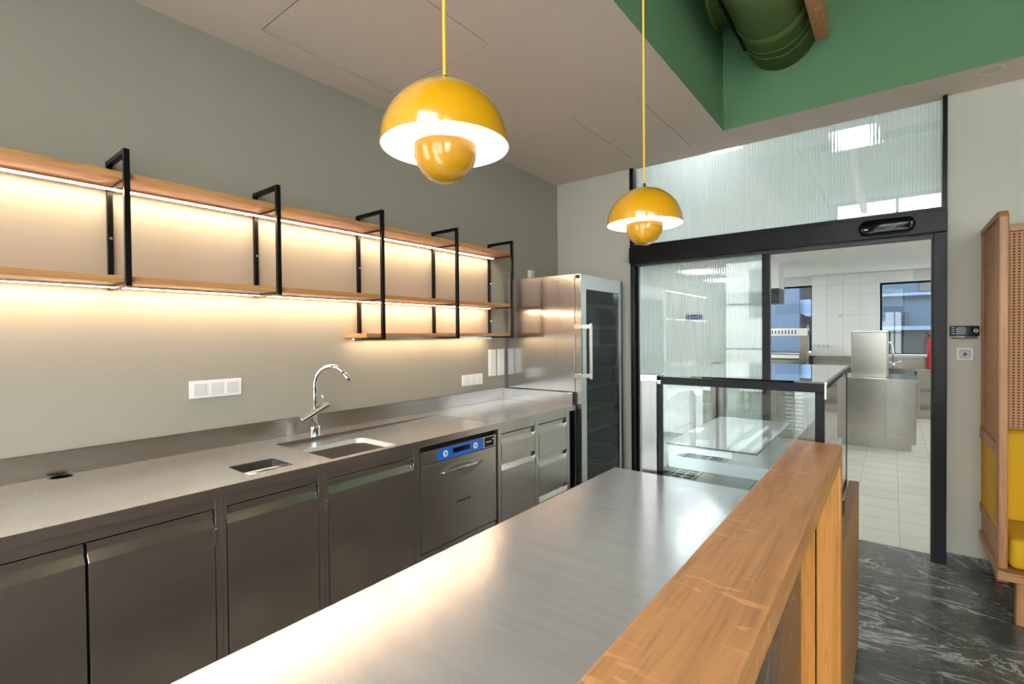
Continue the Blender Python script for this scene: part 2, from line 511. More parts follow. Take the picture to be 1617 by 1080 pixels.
# room walls
tag(obj('wall_left', B().box(XL - .15, XL, YF - .15, YB + WT, 0, HC + .1), WALL_SHADED), 'greige painted wall behind the steel counter and shelves', 'wall', kind='structure')
DX0, DX1 = -1.875, 0.272                    # door opening with its frame
holes = [(DX0, DX1, -1, HC + .25)]
tag(obj('wall_back', holed(B(), 'y', YB, YB + WT, XL, XR + .1, 0, HV, holes), WALL), 'greige wall that holds the sliding door and fluted transom', 'wall', kind='structure')
tag(obj('wall_front', holed(B(), 'y', YF - .25, YF, XL - .15, XR + .1, 0, HV, FRONT_WINDOWS), WALL), 'street side wall with tall windows', 'wall', kind='structure')
tag(obj('wall_right', B().box(XR, XR + .25, YF - .25, YB + WT, 0, HV), WALL), 'plain wall at the dining side', 'wall', kind='structure')
# lowered ceiling with inspection hatches, recess walls in green
H1 = (-2.44, -1.645, 1.165, 1.955); H2 = (-1.763, -1.278, 2.96, 3.985)
H1 = (-2.44, -1.645, 1.165, 1.955)
cb = B()
holed_cells = [(H1[0], H1[1], H1[2], H1[3]), (H2[0], H2[1], H2[2], H2[3])]


def slab_xy(b, x0, x1, y0, y1, z0, z1, hs):
    xs_ = sorted({x0, x1, *[h[0] for h in hs], *[h[1] for h in hs]}); ys_ = sorted({y0, y1, *[h[2] for h in hs], *[h[3] for h in hs]})
    for a, c in zip(xs_, xs_[1:]):
        for d, e in zip(ys_, ys_[1:]):
            if not any(h[0] < (a + c) / 2 < h[1] and h[2] < (d + e) / 2 < h[3] for h in hs):
                b.box(a, c, d, e, z0, z1)
    return b


slab_xy(cb, XL - .15, VX, YF - .25, YB + .046, HC, HC + .1, holed_cells)
cb.box(VX, XR + .1, VY, YB + .046, HC, HC + .1)
ceil = tag(obj('ceiling', cb, CEIL), 'lowered beige ceiling over the counter', 'ceiling', kind='structure')
for h in (H1, H2):
    g = 0.004
    obj('hatch_shadow_gap', B().box(h[0] - .02, h[1] + .02, h[2] - .02, h[3] + .02, HC + .1005, HC + .11), DARK, ceil)
    g = 0.006
    obj('hatch_panel', B().box(h[0] + g, h[1] - g, h[2] + g, h[3] - g, HC + .0005, HC + .012), CEIL, ceil)
obj('speaker_ring', B().lathe([(0.052, HC - .001), (0.058, HC - .004), (0.062, HC - .001)], 0.445, 3.875 + .07, 32), WHITEP, ceil, smooth=True)
rc = B()
rc.box(VX - .08, VX, YF - .25, VY + .08, HC + .1, HV)          # left side of the recess
rc.box(VX, XR + .1, VY, VY + .08, HC + .1, HV)                # far side
rc2 = B().box(VX - .0005, VX + .004, YF, VY, HC + .0005, HC + .1).box(VX, XR, VY - .004, VY + .0005, HC + .0005, HC + .1)
tag(obj('wall_recess', rc, GREEN), 'green painted sides of the raised ceiling recess', 'wall', kind='structure')
tag(obj('trim_1', rc2, GREEN), 'green lower edge of the ceiling recess', 'trim', kind='structure')
tag(obj('ceiling', B().box(VX - .1, XR + .3, YF - .25, VY + .1, HV, HV + .1), HIGH), 'high dark olive ceiling above the recess', 'ceiling', kind='structure')
# baseboard of dark stone to the right of the door
tag(obj('baseboard_back', B().box(DX1 + .002, XR, YB - .014, YB + .01, 0, 0.077), MARBLE_D, bevel=.002), 'dark marble baseboard right of the sliding door', 'baseboard', kind='structure')
tag(obj('baseboard_back', B().box(XL + .03, DX0 - .003, YB - .014, YB + .01, 0, 0.077), MARBLE_D, bevel=.002), 'dark marble baseboard beside the wine cooler', 'baseboard', kind='structure')


def street_window(name, axis, s, u0, u1, z0, z1, nu, nz, label):
    t = thing(name, label, 'window', (s if axis == 'x' else (u0 + u1) / 2, (u0 + u1) / 2 if axis == 'x' else s, z0), kind='structure')
    def bx(b, a, c, d, e, k=.03):
        return b.box(a, c, s - k, s + k, d, e) if axis == 'y' else b.box(s - k, s + k, a, c, d, e)
    f = B(); wd = .05
    bx(f, u0, u0 + wd, z0, z1); bx(f, u1 - wd, u1, z0, z1); bx(f, u0 + wd, u1 - wd, z0, z0 + wd); bx(f, u0 + wd, u1 - wd, z1 - wd, z1)
    obj('window_frame', f, BLACK, t)
    for i in range(1, nu):
        u = u0 + (u1 - u0) * i / nu
        obj('mullion', bx(B(), u - .02, u + .02, z0 + wd, z1 - wd, .025), BLACK, t)
    for i in range(1, nz):
        z = z0 + (z1 - z0) * i / nz
        obj('glazing_bar', bx(B(), u0 + wd, u1 - wd, z - .014, z + .014, .02), BLACK, t)
    b = B()
    if axis == 'y':
        b.box(u0 + wd, u1 - wd, s - .004, s + .004, z0 + wd, z1 - wd)
    else:
        b.box(s - .004, s + .004, u0 + wd, u1 - wd, z0 + wd, z1 - wd)
    obj('pane', b, GLASS, t)


for i, (wn, lab) in enumerate(zip(FRONT_WINDOWS, ('narrow street window near the counter wall', 'tall street window behind the bar island', 'tall street window beside the bench'))):
    street_window('window_%d' % (i + 4), 'y', YF - .12, *wn, 2 if i else 1, 3, lab)
tag(obj('street', B().box(-40, 40, -40, 40, -.35, -.25), STREET), 'grey street and yard around the building', 'ground', kind='structure')
hs = thing('house', 'pale rendered house across the street', 'building', (0, -16, -.25))
obj('wall', B().box(-14, 16, -19, -16, -.25, 6.0), HOUSE, hs)
for i in range(8):
    obj('window', B().box(-12 + i * 3.4, -10.6 + i * 3.4, -16.02, -15.96, 2.2, 4.4), DARKGREY, hs)

# ------------------------------------------------------------------ kitchen shell
kb = holed(B(), 'y', KY1, KY1 + .3, -3.2, 2.2, 0, 3.3, KIT_WINDOWS)
kw = tag(obj('wall_kitchen_back', kb, KGROUT), 'white kitchen wall with two windows and square wall tiles', 'wall', kind='structure')
tx, tz = 0.265, 0.2
t0 = None
for j in range(8):
    for i in range(-8, 5):
        x0 = -1.035 + i * tx; z0 = 1.035 + j * tz; x1 = x0 + tx; z1 = min(z0 + tz, 2.645)
        if any(x1 > a + .01 and x0 < b_ - .01 and z1 > c + .01 and z0 < d - .01 for a, b_, c, d in KIT_WINDOWS):
            # trimmed tiles beside a window opening
            for a, b_, c, d in KIT_WINDOWS:
                if x0 < a - .02 < x1 and not any(x0 > p[0] - .01 and x0 < p[1] for p in KIT_WINDOWS):
                    obj('tile', B().box(x0 + .002, a - .002, KY1 - .012, KY1 + .002, z0 + .002, z1 - .002), KTILE, kw)
                if x0 < b_ + .02 < x1 and z1 > c and z0 < d:
                    obj('tile', B().box(b_ + .002, x1 - .002, KY1 - .012, KY1 + .002, z0 + .002, z1 - .002), KTILE, kw)
            continue
        if t0 is None:
            t0 = (obj('tile', B().box(x0 + .002, x1 - .002, KY1 - .012, KY1 + .002, z0 + .002, z0 + tz - .002), KTILE, kw), x0, z0)
        else:
            share(t0[0], 'tile', kw, (x0 - t0[1], 0, z0 - t0[2]))
tag(obj('wall_kitchen_left', B().box(-3.3, -3.2, 4.33, KY1, 0, 3.4), KWHITE), 'white left wall of the kitchen', 'wall', kind='structure')
tag(obj('wall_kitchen_right', B().box(2.2, 2.3, 4.33, KY1, 0, 3.4), KWHITE), 'white right wall of the kitchen', 'wall', kind='structure')
tag(obj('wall_kitchen_front', B().box(-3.2, DX0, YB + WT, YB + WT + .02, 0, 3.4).box(DX1, 2.2, YB + WT, YB + WT + .02, 0, 3.4).box(DX0, DX1, YB + WT, YB + WT + .02, HC + .25, 3.4), KWHITE), 'kitchen side of the wall around the sliding door', 'wall', kind='structure')
tag(obj('ceiling', B().box(-3.3, 2.3, 4.33, 7.1, 3.3, 3.4), KWHITE), 'high white ceiling of the kitchen near the door', 'ceiling', kind='structure')
tag(obj('ceiling', B().box(-3.2, 2.2, 7.1, KY1 + .3, 2.645, 3.4), KWHITE), 'lower white ceiling at the far end of the kitchen', 'ceiling', kind='structure')
for x, y, lab in ((-0.28, 5.35, 'narrow ceiling light seen through the transom glass'), (-1.3, 4.72, 'added fill light close behind the transom over the door leaf'), (1.2, 4.8, 'added fill light right of the doorway in the kitchen'), (1.2, 6.3, 'added fill light deeper in the kitchen at the right'), (-2.85, 6.3, 'added fill light at the left kitchen wall'), (1.5, 8.6, 'added fill light over the right of the kitchen island'), (1.7, 10.3, 'added fill light above the kitchen sink counter'), (-2.7, 8.6, 'added fill light over the left of the kitchen island'), (-2.7, 10.2, 'added fill light above the left kitchen counter')):  # only the first lamp is known, the rest are added unseen to brighten
    zc = 3.3 if y < 7.1 else 2.645
    t = thing('ceiling_light', lab, 'light', (x, y, zc), 'kitchen ceiling lights')
    obj('frame', B().box(x - .14, x + .14, y - .26, y + .26, zc - .03, zc - .0001), WHITEP, t)
    obj('diffuser', B().box(x - .12, x + .12, y - .24, y + .24, zc - .038, zc - .03), PANEL if zc > 3 else PANEL_FILL, t)
for i, (a, b_, c, d) in enumerate(KIT_WINDOWS):
    t = thing('window_%d' % (i + 2), 'kitchen window with black frame and view of %s' % ('a blue grey house with a balcony' if i == 0 else 'a blue wall with a ledge'), 'window', ((a + b_) / 2, KY1 + .22, c), kind='structure')
    y = KY1 + .20; wd = .035
    f = B().box(a, a + wd, y, y + .06, c, d).box(b_ - wd, b_, y, y + .06, c, d).box(a + wd, b_ - wd, y, y + .06, c, c + wd).box(a + wd, b_ - wd, y, y + .06, d - wd, d)
    obj('window_frame', f, BLACK, t)
    obj('pane', B().box(a + wd, b_ - wd, y + .02, y + .03, c + wd, d - wd), GLASS, t)
    obj('window_sill', B().box(a, b_, KY1 - .01, y, c - .0, c + .02), WHITEP, t)

# buildings seen through the kitchen windows
t = thing('house', 'blue grey house with a ledge behind the right kitchen window', 'building', (0.9, 14.5, -.25))
obj('wall', B().box(-0.35, 3.2, 14.2, 16.5, 1.62, 6.0), FACADE, t)
obj('base', B().box(-0.35, 3.2, 14.25, 16.5, -.25, 1.62), FACADE_D, t)
obj('ledge', B().box(-0.35, 3.2, 14.05, 14.2, 2.31, 2.37), FACADE_L, t)
obj('ledge', B().box(-0.35, 3.2, 14.1, 14.25, 1.54, 1.63), FACADE_L, t)
obj('window', B().box(0.46, 1.9, 14.17, 14.21, 2.40, 3.0), DARKGREY, t)
obj('pipe', B().tube([(0.24, 14.15, 1.65), (0.24, 14.15, 1.95)], .035, 8), FACADE_D, t)
t = thing('house', 'blue house with pale balcony behind the left kitchen window', 'building', (-3, 15, -.25))
obj('wall', B().box(-6.0, -1.9, 14.5, 17, 1.0, 6.0), FACADE, t)
obj('wall', B().box(-2.12, -0.6, 15.2, 17, 1.0, 6.0), FACADE_D, t)
obj('base', B().box(-6.0, -0.6, 14.4, 14.49, -.25, 1.0), FACADE_D, t)
obj('balcony', B().prism([(-2.05, 2.35), (-1.5, 2.35), (-0.7, 2.35), (-0.7, 1.92), (-1.75, 1.92), (-2.05, 2.1)], 'y', 14.6, 15.19), FACADE_L, t)
for i in range(6):
    obj('railing_bar', B().box(-1.75 + i * .16, -1.72 + i * .16, 14.7, 14.73, 1.2, 1.7), FACADE_L, t)

# ================================================================== SLIDING DOOR AND TRANSOM
FY0, FY1 = 4.17, 4.31
dr = thing('door_1', 'dark framed automatic sliding door to the kitchen with one fluted leaf', 'door', ((DX0 + DX1) / 2, 4.24, 0), kind='structure')
obj('jamb', B().box(0.207, DX1, FY0, FY1, 0, 2.16), FRAME, dr, bevel=.003)
obj('jamb', B().box(DX0, DX0 + .03, FY0, FY1, 0, 2.16), FRAME, dr, bevel=.003)
obj('guide_strip', B().box(0.199, 0.207, 4.22, FY1, 0, 2.12), DARK, dr)
hd = obj('header', B().box(DX0, DX1, FY0 - .03, FY1, 2.135, 2.272), FRAME, dr, bevel=.003)
obj('seam_strip', B().box(DX0, DX1, FY0 - .012, FY1, 2.272, 2.295), FRAME, dr, bevel=.002)
obj('track', B().box(DX0 + .03, 0.207, 4.21, FY1, 2.115, 2.135), DARKGREY, dr)
sens = obj('sensor', B().prism(rrect(-0.188, 0.115, 2.152, 2.256, 0.05, 8), 'y', FY0 - .075, FY0 - .03), BLACKGLOSS, dr, bevel=.018, smooth=True, seg=3)
obj('sensor_lens', B().box(-0.155, -0.135, FY0 - .078, FY0 - .07, 2.185, 2.193), WHITEP, sens)


def fluted_pane(b, x0, x1, y, z0, z1, pitch, depth):
    """flat face towards the bar, ribbed face towards the kitchen"""
    n = int(round((x1 - x0) / pitch)); p = (x1 - x0) / n; k = 4
    prof = []
    for i in range(n):
        for j in range(k):
            s = j / k
            prof.append((x0 + (i + s) * p, y + .004 + depth * math.sin(PI * s)))
    prof.append((x1, y + .004))
    lo = [b.bm.verts.new((x, yy, z0)) for x, yy in prof]; hi = [b.bm.verts.new((x, yy, z1)) for x, yy in prof]
    for i in range(len(prof) - 1):
        f = b.bm.faces.new([lo[i], lo[i + 1], hi[i + 1], hi[i]]); f.material_index = 0; f.smooth = True
    return b


LX0, LX1 = -1.84, -0.808
obj('fluted_pane', fluted_pane(B(), LX0, LX1, 4.245, 0.03, 2.125, .020, .006), FLUTED, dr, label='ribbed layer of the sliding leaf')
obj('pane', B().box(LX0, LX1, 4.240, 4.2435, 0.03, 2.125), DOOR_GLASS, dr)
obj('leaf_stile', B().box(-0.808, -0.752, 4.225, 4.275, 0.01, 2.135), FRAME, dr, bevel=.003)
obj('leaf_stile', B().box(LX0 - .004, LX0 + .012, 4.23, 4.27, 0.01, 2.135), FRAME, dr, bevel=.002)
obj('leaf_rail', B().box(LX0, LX1, 4.23, 4.27, 0.0, 0.03), FRAME, dr, bevel=.002)
# sticker on the leaf: blue plate between two pairs of brackets
sb = B(); sy = 4.2385; cx_, cz_ = -1.334, 1.641
sb.prism(rrect(cx_ - .036, cx_ + .036, cz_ - .019, cz_ + .019, .012, 4), 'y', sy, sy + .001)
for sgn in (-1, 1):
    for rad in (.052, .068):
        pts = []
        for k in range(9):
            a = -0.62 + 1.24 * k / 8
            pts.append((cx_ + sgn * (rad - .045 + .045 * math.cos(a) * 1.0), cz_ + .045 * math.sin(a)))
        inner = [(x - sgn * .011 * math.cos(1.4 * (i - 4) / 4), z) for i, (x, z) in enumerate(pts)]
        sb.prism(pts + inner[::-1], 'y', sy, sy + .001)
st = obj('sticker', sb, BLUES, dr)


def text(name, body, size, mat, loc, rot, parent, ext=0.0004):
    c = bpy.data.curves.new(name, 'FONT'); c.body = body; c.size = size; c.extrude = ext; c.align_x = 'CENTER'; c.align_y = 'CENTER'
    o = bpy.data.objects.new(name, c); c.materials.append(mat); COL.objects.link(o); o.parent = parent
    o.location = Vector(loc) - BASE[parent.name]; o.rotation_euler = rot; BASE[o.name] = BASE[parent.name]
    return o


text('lettering', 'record', .024, WHITEP, (cx_, sy - .0006, cz_), (PI / 2, 0, 0), st)

trn = thing('window_1', 'fluted glass transom above the sliding door', 'window', ((DX0 + DX1) / 2, 4.24, 2.29), kind='structure')
obj('window_frame', B().box(DX0 - .015, DX0 + .02, FY0 + .02, FY1, 2.295, HC).box(0.249, DX1, FY0, FY1, 2.295, HC), FRAME, trn, bevel=.002)
obj('fluted_pane', fluted_pane(B(), DX0 + .02, 0.249, 4.245, 2.295, HC, .020, .006), FLUTED, trn)
obj('pane', B().box(DX0 + .02, 0.249, 4.240, 4.2435, 2.295, HC), DOOR_GLASS, trn)

# ================================================================== STEEL COUNTER ALONG THE WALL
ZT = 0.953; XF = -1.948; CY0, CY1 = -0.03, 3.305
wt = thing('worktop', 'long brushed steel worktop with upstand, sink and bin chute along the wall', 'worktop', (XL + .35, 1.4, ZT - .037))
rec = (-2.50, -1.985, 1.235, 2.37)            # shallow sloped draining area
chute = rrect(-2.222, -2.03, 0.895, 1.085, .006, 3)
grom = [(-2.614 + .036 * math.cos(a * PI / 10), 0.435 + .036 * math.sin(a * PI / 10)) for a in range(20)]
recl = [(rec[0], rec[2]), (rec[1], rec[2]), (rec[1], rec[3]), (rec[0], rec[3])]
b = B(); XW = XL + .004
plate(b, [(XW, CY0), (XF, CY0), (XF, CY1), (XW, CY1)], [recl, chute, grom], ZT)
b.face([(XF, CY0, ZT), (XF, CY1, ZT), (XF, CY1, ZT - .037), (XF, CY0, ZT - .037)])
b.face([(XF, CY0, ZT - .037), (XF, CY1, ZT - .037), (XF - .03, CY1, ZT - .037), (XF - .03, CY0, ZT - .037)])
b.face([(XF, CY1, ZT), (XW, CY1, ZT), (XW, CY1, ZT - .037), (XF, CY1, ZT - .037)])
b.face([(XF, CY0, ZT), (XW, CY0, ZT), (XW, CY0, ZT - .037), (XF, CY0, ZT - .037)])
bmesh.ops.remove_doubles(b.bm, verts=b.bm.verts, dist=1e-5)
# draining area falls towards the sink end
dz0, dz1 = .022, .001
zz = lambda y: ZT - dz0 + (dz0 - dz1) * (y - rec[2]) / (rec[3] - rec[2])
sink = rrect(-2.352, -2.006, 1.262, 1.642, .055, 6)
vs_b = B()
plate(vs_b, recl, [sink], 0)
for v in vs_b.bm.verts:
    v.co.z = zz(v.co.y)
tmp = bpy.data.meshes.new('tmp'); vs_b.bm.to_mesh(tmp); vs_b.bm.free(); b.bm.from_mesh(tmp); bpy.data.meshes.remove(tmp)
obj('top_sheet', b, STEEL_TOP, wt)
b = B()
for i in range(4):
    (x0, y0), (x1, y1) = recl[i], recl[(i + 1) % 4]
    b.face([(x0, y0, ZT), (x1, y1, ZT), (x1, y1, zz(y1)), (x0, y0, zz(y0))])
obj('recess_step', b, STEEL_STEP_SHADE, wt)
obj('front_edge', B().box(XF - .001, XF + .0008, CY0, CY1, ZT - .037, ZT - .0005), STEEL_DOOR, wt)
# sink bowl
sb = B(); levels = [(0, 0.0), (.004, .006), (.010, .15), (.016, .162), (.026, .170), (.045, .1745), (.07, .175), (.085, .1752)]
prev = None
for ins, dep in levels:
    r = max(.02, .055 - ins * .3)
    loop = rrect(-2.352 + ins, -2.006 - ins, 1.262 + ins, 1.642 - ins, r, 6)
    ring = [sb.bm.verts.new((x, y, zz(y) - dep)) for x, y in loop]
    if prev:
        for i in range(len(ring)):
            j = (i + 1) % len(ring); sb.bm.faces.new([prev[i], prev[j], ring[j], ring[i]])
    prev = ring
sb.bm.faces.new(prev)
sink_o = obj('sink_bowl', sb, steel('sink_steel', base=(0.82, 0.81, 0.80, 1), rough=0.32, across='y', aniso=0.1, cloud=0.03, metallic=0.55), wt, smooth=True)
obj('drain', B().lathe([(0, .777), (.028, .777), (.034, .780), (.036, .777)], -2.24, 1.36, 24), CHROME, sink_o, smooth=True)
# bin chute: sleeve with a rolled rail across
cb_ = B(); skirt(cb_, chute, ZT, ZT - .16)
ch = obj('bin_chute', cb_, STEEL_V, wt)
obj('chute_rail', B().tube([(-2.072, 0.898, ZT - .014), (-2.072, 1.082, ZT - .014)], .015, 12), SATIN, ch, smooth=True)
obj('chute_floor', B().box(-2.225, -2.025, .89, 1.09, ZT - .17, ZT - .16), DARK, ch)
gb = B(); skirt(gb, grom, ZT, ZT - .03); gb.prism(grom, 'z', ZT - .034, ZT - .03)
obj('cable_grommet', gb, BLACK, wt)
obj('grommet_rim', B().lathe([(.034, ZT), (.038, ZT + .002), (.041, ZT)], -2.614, .435, 24), CHROME, wt, smooth=True)
obj('upstand', B().box(XL + .001, XL + .016, CY0, CY1, ZT, 1.05), STEEL_Y, wt, bevel=.002)
obj('side_upstand', B().box(XL + .016, XF - .02, CY1 - .012, CY1, ZT, 1.048), STEEL_FRIDGE, wt, bevel=.002)

# tap
tp = thing('kitchen_tap', 'chrome swan neck tap with slanted lever standing behind the sink', 'tap', (-2.53, 1.474, ZT))
tx0, ty0 = -2.53, 1.474
obj('base', B().lathe([(0, ZT), (.025, ZT), (.0255, ZT + .003), (.0255, ZT + .052), (.024, ZT + .055), (0, ZT + .055)], tx0, ty0, 24), CHROME, tp, smooth=False, bevel=.001)
pts = [(tx0, ty0, ZT + .05), (tx0, ty0, 1.235)]
dirx, diry = 0.60, 0.80
for k in range(1, 15):
    a = PI - (PI + 0.0) * 0.80 * k / 14
    pts.append((tx0 + dirx * (.085 + .085 * math.cos(a)), ty0 + diry * (.085 + .085 * math.cos(a)), 1.235 + .10 * math.sin(a)))
obj('spout', B().tube(pts, .0125, 14), CHROME, tp, smooth=True)
e0 = Vector(pts[-1]); ed = (e0 - Vector(pts[-2])).normalized()
obj('spray_head', B().tube([e0, e0 + ed * .055], [.0125, .0145], 14), CHROME, tp, smooth=True)
c0 = Vector((tx0, ty0, 1.085)); ld = Vector((0.25, 0.86, 0.50)).normalized()
obj('lever_body', B().tube([c0 - ld * .082, c0 + ld * .085], .0215, 16), CHROME, tp, smooth=False, bevel=.001)
obj('lever', B().tube([c0 + ld * .062 + Vector((0, 0, .016)), c0 + ld * .055 + Vector((0, -.012, .068))], .0028, 8), CHROME, tp, smooth=True)

# ------------------------------------------------------------------ base cabinets
FX = -1.962


def front_panel(y0, y1, z0, z1, b=None):
    """steel door or drawer front whose upper edge is folded in as a grip"""
    b = b or B()
    prof = [(FX - .024, z0), (FX, z0), (FX, z1 - .058), (FX - .020, z1 - .028), (FX - .020, z1), (FX - .024, z1)]
    pts = [(x, z) for x, z in prof]
    def P(u, s):
        return (u[0], s, u[1])
    A = [b.bm.verts.new(P(u, y0)) for u in pts]; C = [b.bm.verts.new(P(u, y1)) for u in pts]
    b.bm.faces.new(A); b.bm.faces.new(C[::-1])
    for i in range(len(pts)):
        j = (i + 1) % len(pts); b.bm.faces.new([A[j], A[i], C[i], C[j]])
    return b


def end_cap(y, z1):
    b = B()
    b.prism([(FX - .0205, z1 - .006), (FX - .008, z1 - .010), (FX - .006, z1 - .020), (FX - .012, z1 - .032), (FX - .0205, z1 - .0285)], 'y', y - .003, y)
    return b


def cabinet(label, y0, y1, fronts, posts, hinges=()):
    t = thing('base_cabinet', label, 'cabinet', ((XL + FX) / 2, (y0 + y1) / 2, 0))
    obj('carcass', B().box(XL + .02, FX - .03, y0 + .001, y1 - .001, .10, ZT - .04), DARK, t)
    obj('plinth', B().box(XL + .02, FX - .06, y0 + .001, y1 - .001, 0, .10), STEEL_DOOR, t)
    inner = [posts[0]] + posts[1:]
    for (a, c) in posts:
        obj('post', B().box(FX - .03, FX - .001, a, c, .10, ZT - .037), STEEL_DOOR, t, bevel=.0015)
    for (a, c) in zip(posts, posts[1:]):
        obj('fascia', B().box(FX - .03, FX - .004, a[1], c[0], .873, ZT - .037), STEEL_DOOR, t, bevel=.0015)
    for kind, a, c, z0, z1 in fronts:
        d = obj(kind, front_panel(a + .002, c - .002, z0, z1), STEEL_DOOR, t, bevel=.0012)
        obj('grip_cap', end_cap(c - .002, z1), DARKGREY, d)
    for (y, z) in hinges:
        obj('hinge', B().box(FX - .004, FX + .004, y - .005, y + .005, z - .03, z + .03), CHROME, t, bevel=.001)
    return t


cabinet('steel base cabinet with two doors at the left end of the counter', -.02, .765, [('door', .0, .379, .12, .864), ('door', .383, .743, .12, .864)], [(-.02, 0.0), (.745, .765)], [(.746, .77)])
cabinet('single door steel cabinet under the bin chute, left of the sink cabinet', .766, 1.179, [('door', .784, 1.153, .12, .864)], [(.766, .782), (1.155, 1.179)])
cabinet('single door steel cabinet under the sink, left of the dishwasher', 1.18, 1.718, [('door', 1.2, 1.688, .12, .864)], [(1.18, 1.198), (1.690, 1.718)], [(1.198, .75)])
cabinet('steel drawer cabinet between the dishwasher and the wine cooler', 2.376, 3.30, [('drawer', 2.411, 2.779, .700, .862), ('door', 2.411, 2.779, .12, .696), ('drawer', 2.828, 3.197, .632, .862), ('drawer', 2.828, 3.197, .382, .628), ('drawer', 2.828, 3.197, .13, .378)], [(2.376, 2.409), (2.781, 2.826), (3.199, 3.24)], [(2.795, .62)])

# dishwasher
dw = thing('dishwasher', 'undercounter steel dishwasher with blue control panel', 'dishwasher', ((XL + FX) / 2, 2.047, 0))
DY0, DY1 = 1.722, 2.372
obj('housing', B().box(XL + .05, FX - .05, DY0, DY1, .02, ZT - .042), DARK, dw)
obj('door', B().box(FX - .045, FX - .002, 1.738, 2.358, .345, .808), STEEL_DOOR, dw, bevel=.003)
obj('kick_panel', B().box(FX - .05, FX - .012, 1.738, 2.358, .06, .335), STEEL_DOOR, dw, bevel=.002)
obj('side_strip', B().box(FX - .05, FX - .006, DY0, 1.734, .06, .91), STEEL_DOOR, dw)
cp = obj('control_panel', B().box(FX - .045, FX - .002, 1.738, 2.358, .812, .882), STEEL_DOOR, dw, bevel=.002)
obj('blue_display', B().box(FX - .003, FX + .0005, 1.86, 2.235, .816, .880), BLUEP, cp, bevel=.0005)
obj('screen', B().box(FX - .001, FX + .0012, 1.975, 2.115, .838, .866), BLACKGLOSS, cp)
for yy in (1.917, 2.165):
    bb = B(); n = 24
    ring = lambda r, x: [(x, yy + r * math.cos(2 * PI * k / n), .847 + r * math.sin(2 * PI * k / n)) for k in range(n)]
    bb.bm.faces.new([bb.bm.verts.new(p) for p in ring(.017, FX + .0022)]); 
    for (r0, x0_, r1, x1_) in ((.017, FX + .0022, .019, FX),):
        A, C = ring(r0, x0_), ring(r1, x1_)
        for k in range(n):
            bb.face([A[k], A[(k + 1) % n], C[(k + 1) % n], C[k]])
    bt = obj('button', bb, WHITEP, cp)
    obj('button_mark', B().prism([(yy - .006, .839), (yy + .004, .839), (yy + .006, .853), (yy - .004, .856)], 'x', FX + .0022, FX + .003), BLUEP, bt)
obj('indicator_module', B().box(FX - .003, FX + .001, 2.252, 2.335, .820, .876), BLACKGLOSS, cp)
obj('indicator_line', B().box(FX - .002, FX + .002, 2.258, 2.31, .846, .851).box(FX - .002, FX + .002, 2.318, 2.332, .858, .863), GREYP, cp)
hp = [(FX + .002 + .030 * math.sin(PI * k / 12), 1.885 + .31 * k / 12, .742 + .012 * math.sin(PI * k / 12)) for k in range(13)]
obj('handle', B().tube(hp, [.004 + .006 * math.sin(PI * k / 12) for k in range(13)], 10), CHROME, dw, smooth=True)
lens_pts = [(1.872 + .37 * k / 14, .744 + .012 * math.sin(PI * k / 14)) for k in range(15)] + [(1.872 + .37 * k / 14, .744 - .055 * math.sin(PI * k / 14)) for k in range(13, 0, -1)]
obj('handle_recess', B().prism(lens_pts, 'x', FX - .004, FX - .0012), STEEL_V, dw, bevel=.001)
mk = B()
for k in range(9):
    mk.box(FX - .003, FX - .0014, 2.000 + k * .0135, 2.011 + k * .0135, .548, .558)
obj('maker_mark', mk, DARKGREY, dw)

# ================================================================== WALL SHELF WITH LED STRIPS
ws = thing('wall_shelf', 'oak wall shelf with black tube brackets and warm light strips', 'shelf', (XL, 1.5, 1.48))
SXF = -2.43
SX0 = XL + .003
for (z, y0, y1) in ((2.166, -.5, 3.213), (1.752, -.5, 3.165), (1.519, 1.745, 3.165)):
    bd = obj('shelf_board', B().box(SX0, SXF, y0, y1, z - .025, z), OAK_SHELF, ws, bevel=.0012)
    if True:
        ld_ = obj('light_profile', B().box(XL + .040, XL + .074, y0 + .03, y1 - .10, z - .034, z - .025).box(XL + .0725, XL + .074, y0 + .03, y1 - .10, z - (.034 if z > 1.6 else .046), z - .033), SATIN, bd)
        obj('light_strip', B().box(XL + .043, XL + .071, y0 + .035, y1 - .105, z - .0355, z - .034), LED if z > 1.6 else LED_LOW, bd)
T = .020
for i, (y, zb) in enumerate(((.615, 1.710), (1.226, 1.712), (1.856, 1.481), (2.494, 1.481), (3.123, 1.481))):
    y0, y1 = y - T / 2, y + T / 2; zt = 2.257; xf = SXF + .002
    b = B()
    b.box(XL, XL + T, y0, y1, zb, 2.1395); b.box(XL, XL + T, y0, y1, 2.1665, zt)
    b.box(xf, xf + T, y0, y1, zb, zt)
    b.box(XL + T, xf, y0, y1, zt - T, zt)
    b.box(XL + T, xf, y0, y1, zb, zb + .0155)
    b.box(XL + .076, xf, y0 + .004, y1 - .004, 2.132, 2.1405)
    if zb < 1.6:
        b.box(XL + .076, xf, y0 + .004, y1 - .004, 1.718, 1.7265)
    # the board passes between the uprights: keep the tube clear of it
    br = obj('bracket', b, BLACK, ws, bevel=.0008)
    for zs in ([1.93] if zb > 1.6 else [1.93, 1.62]):
        n = 14
        sc_ = B(); sc_.prism([(y + .006 * math.cos(2 * PI * k / n), zs + .006 * math.sin(2 * PI * k / n)) for k in range(n)], 'x', XL + T, XL + T + .003)
        obj('screw', sc_, CHROME, br)


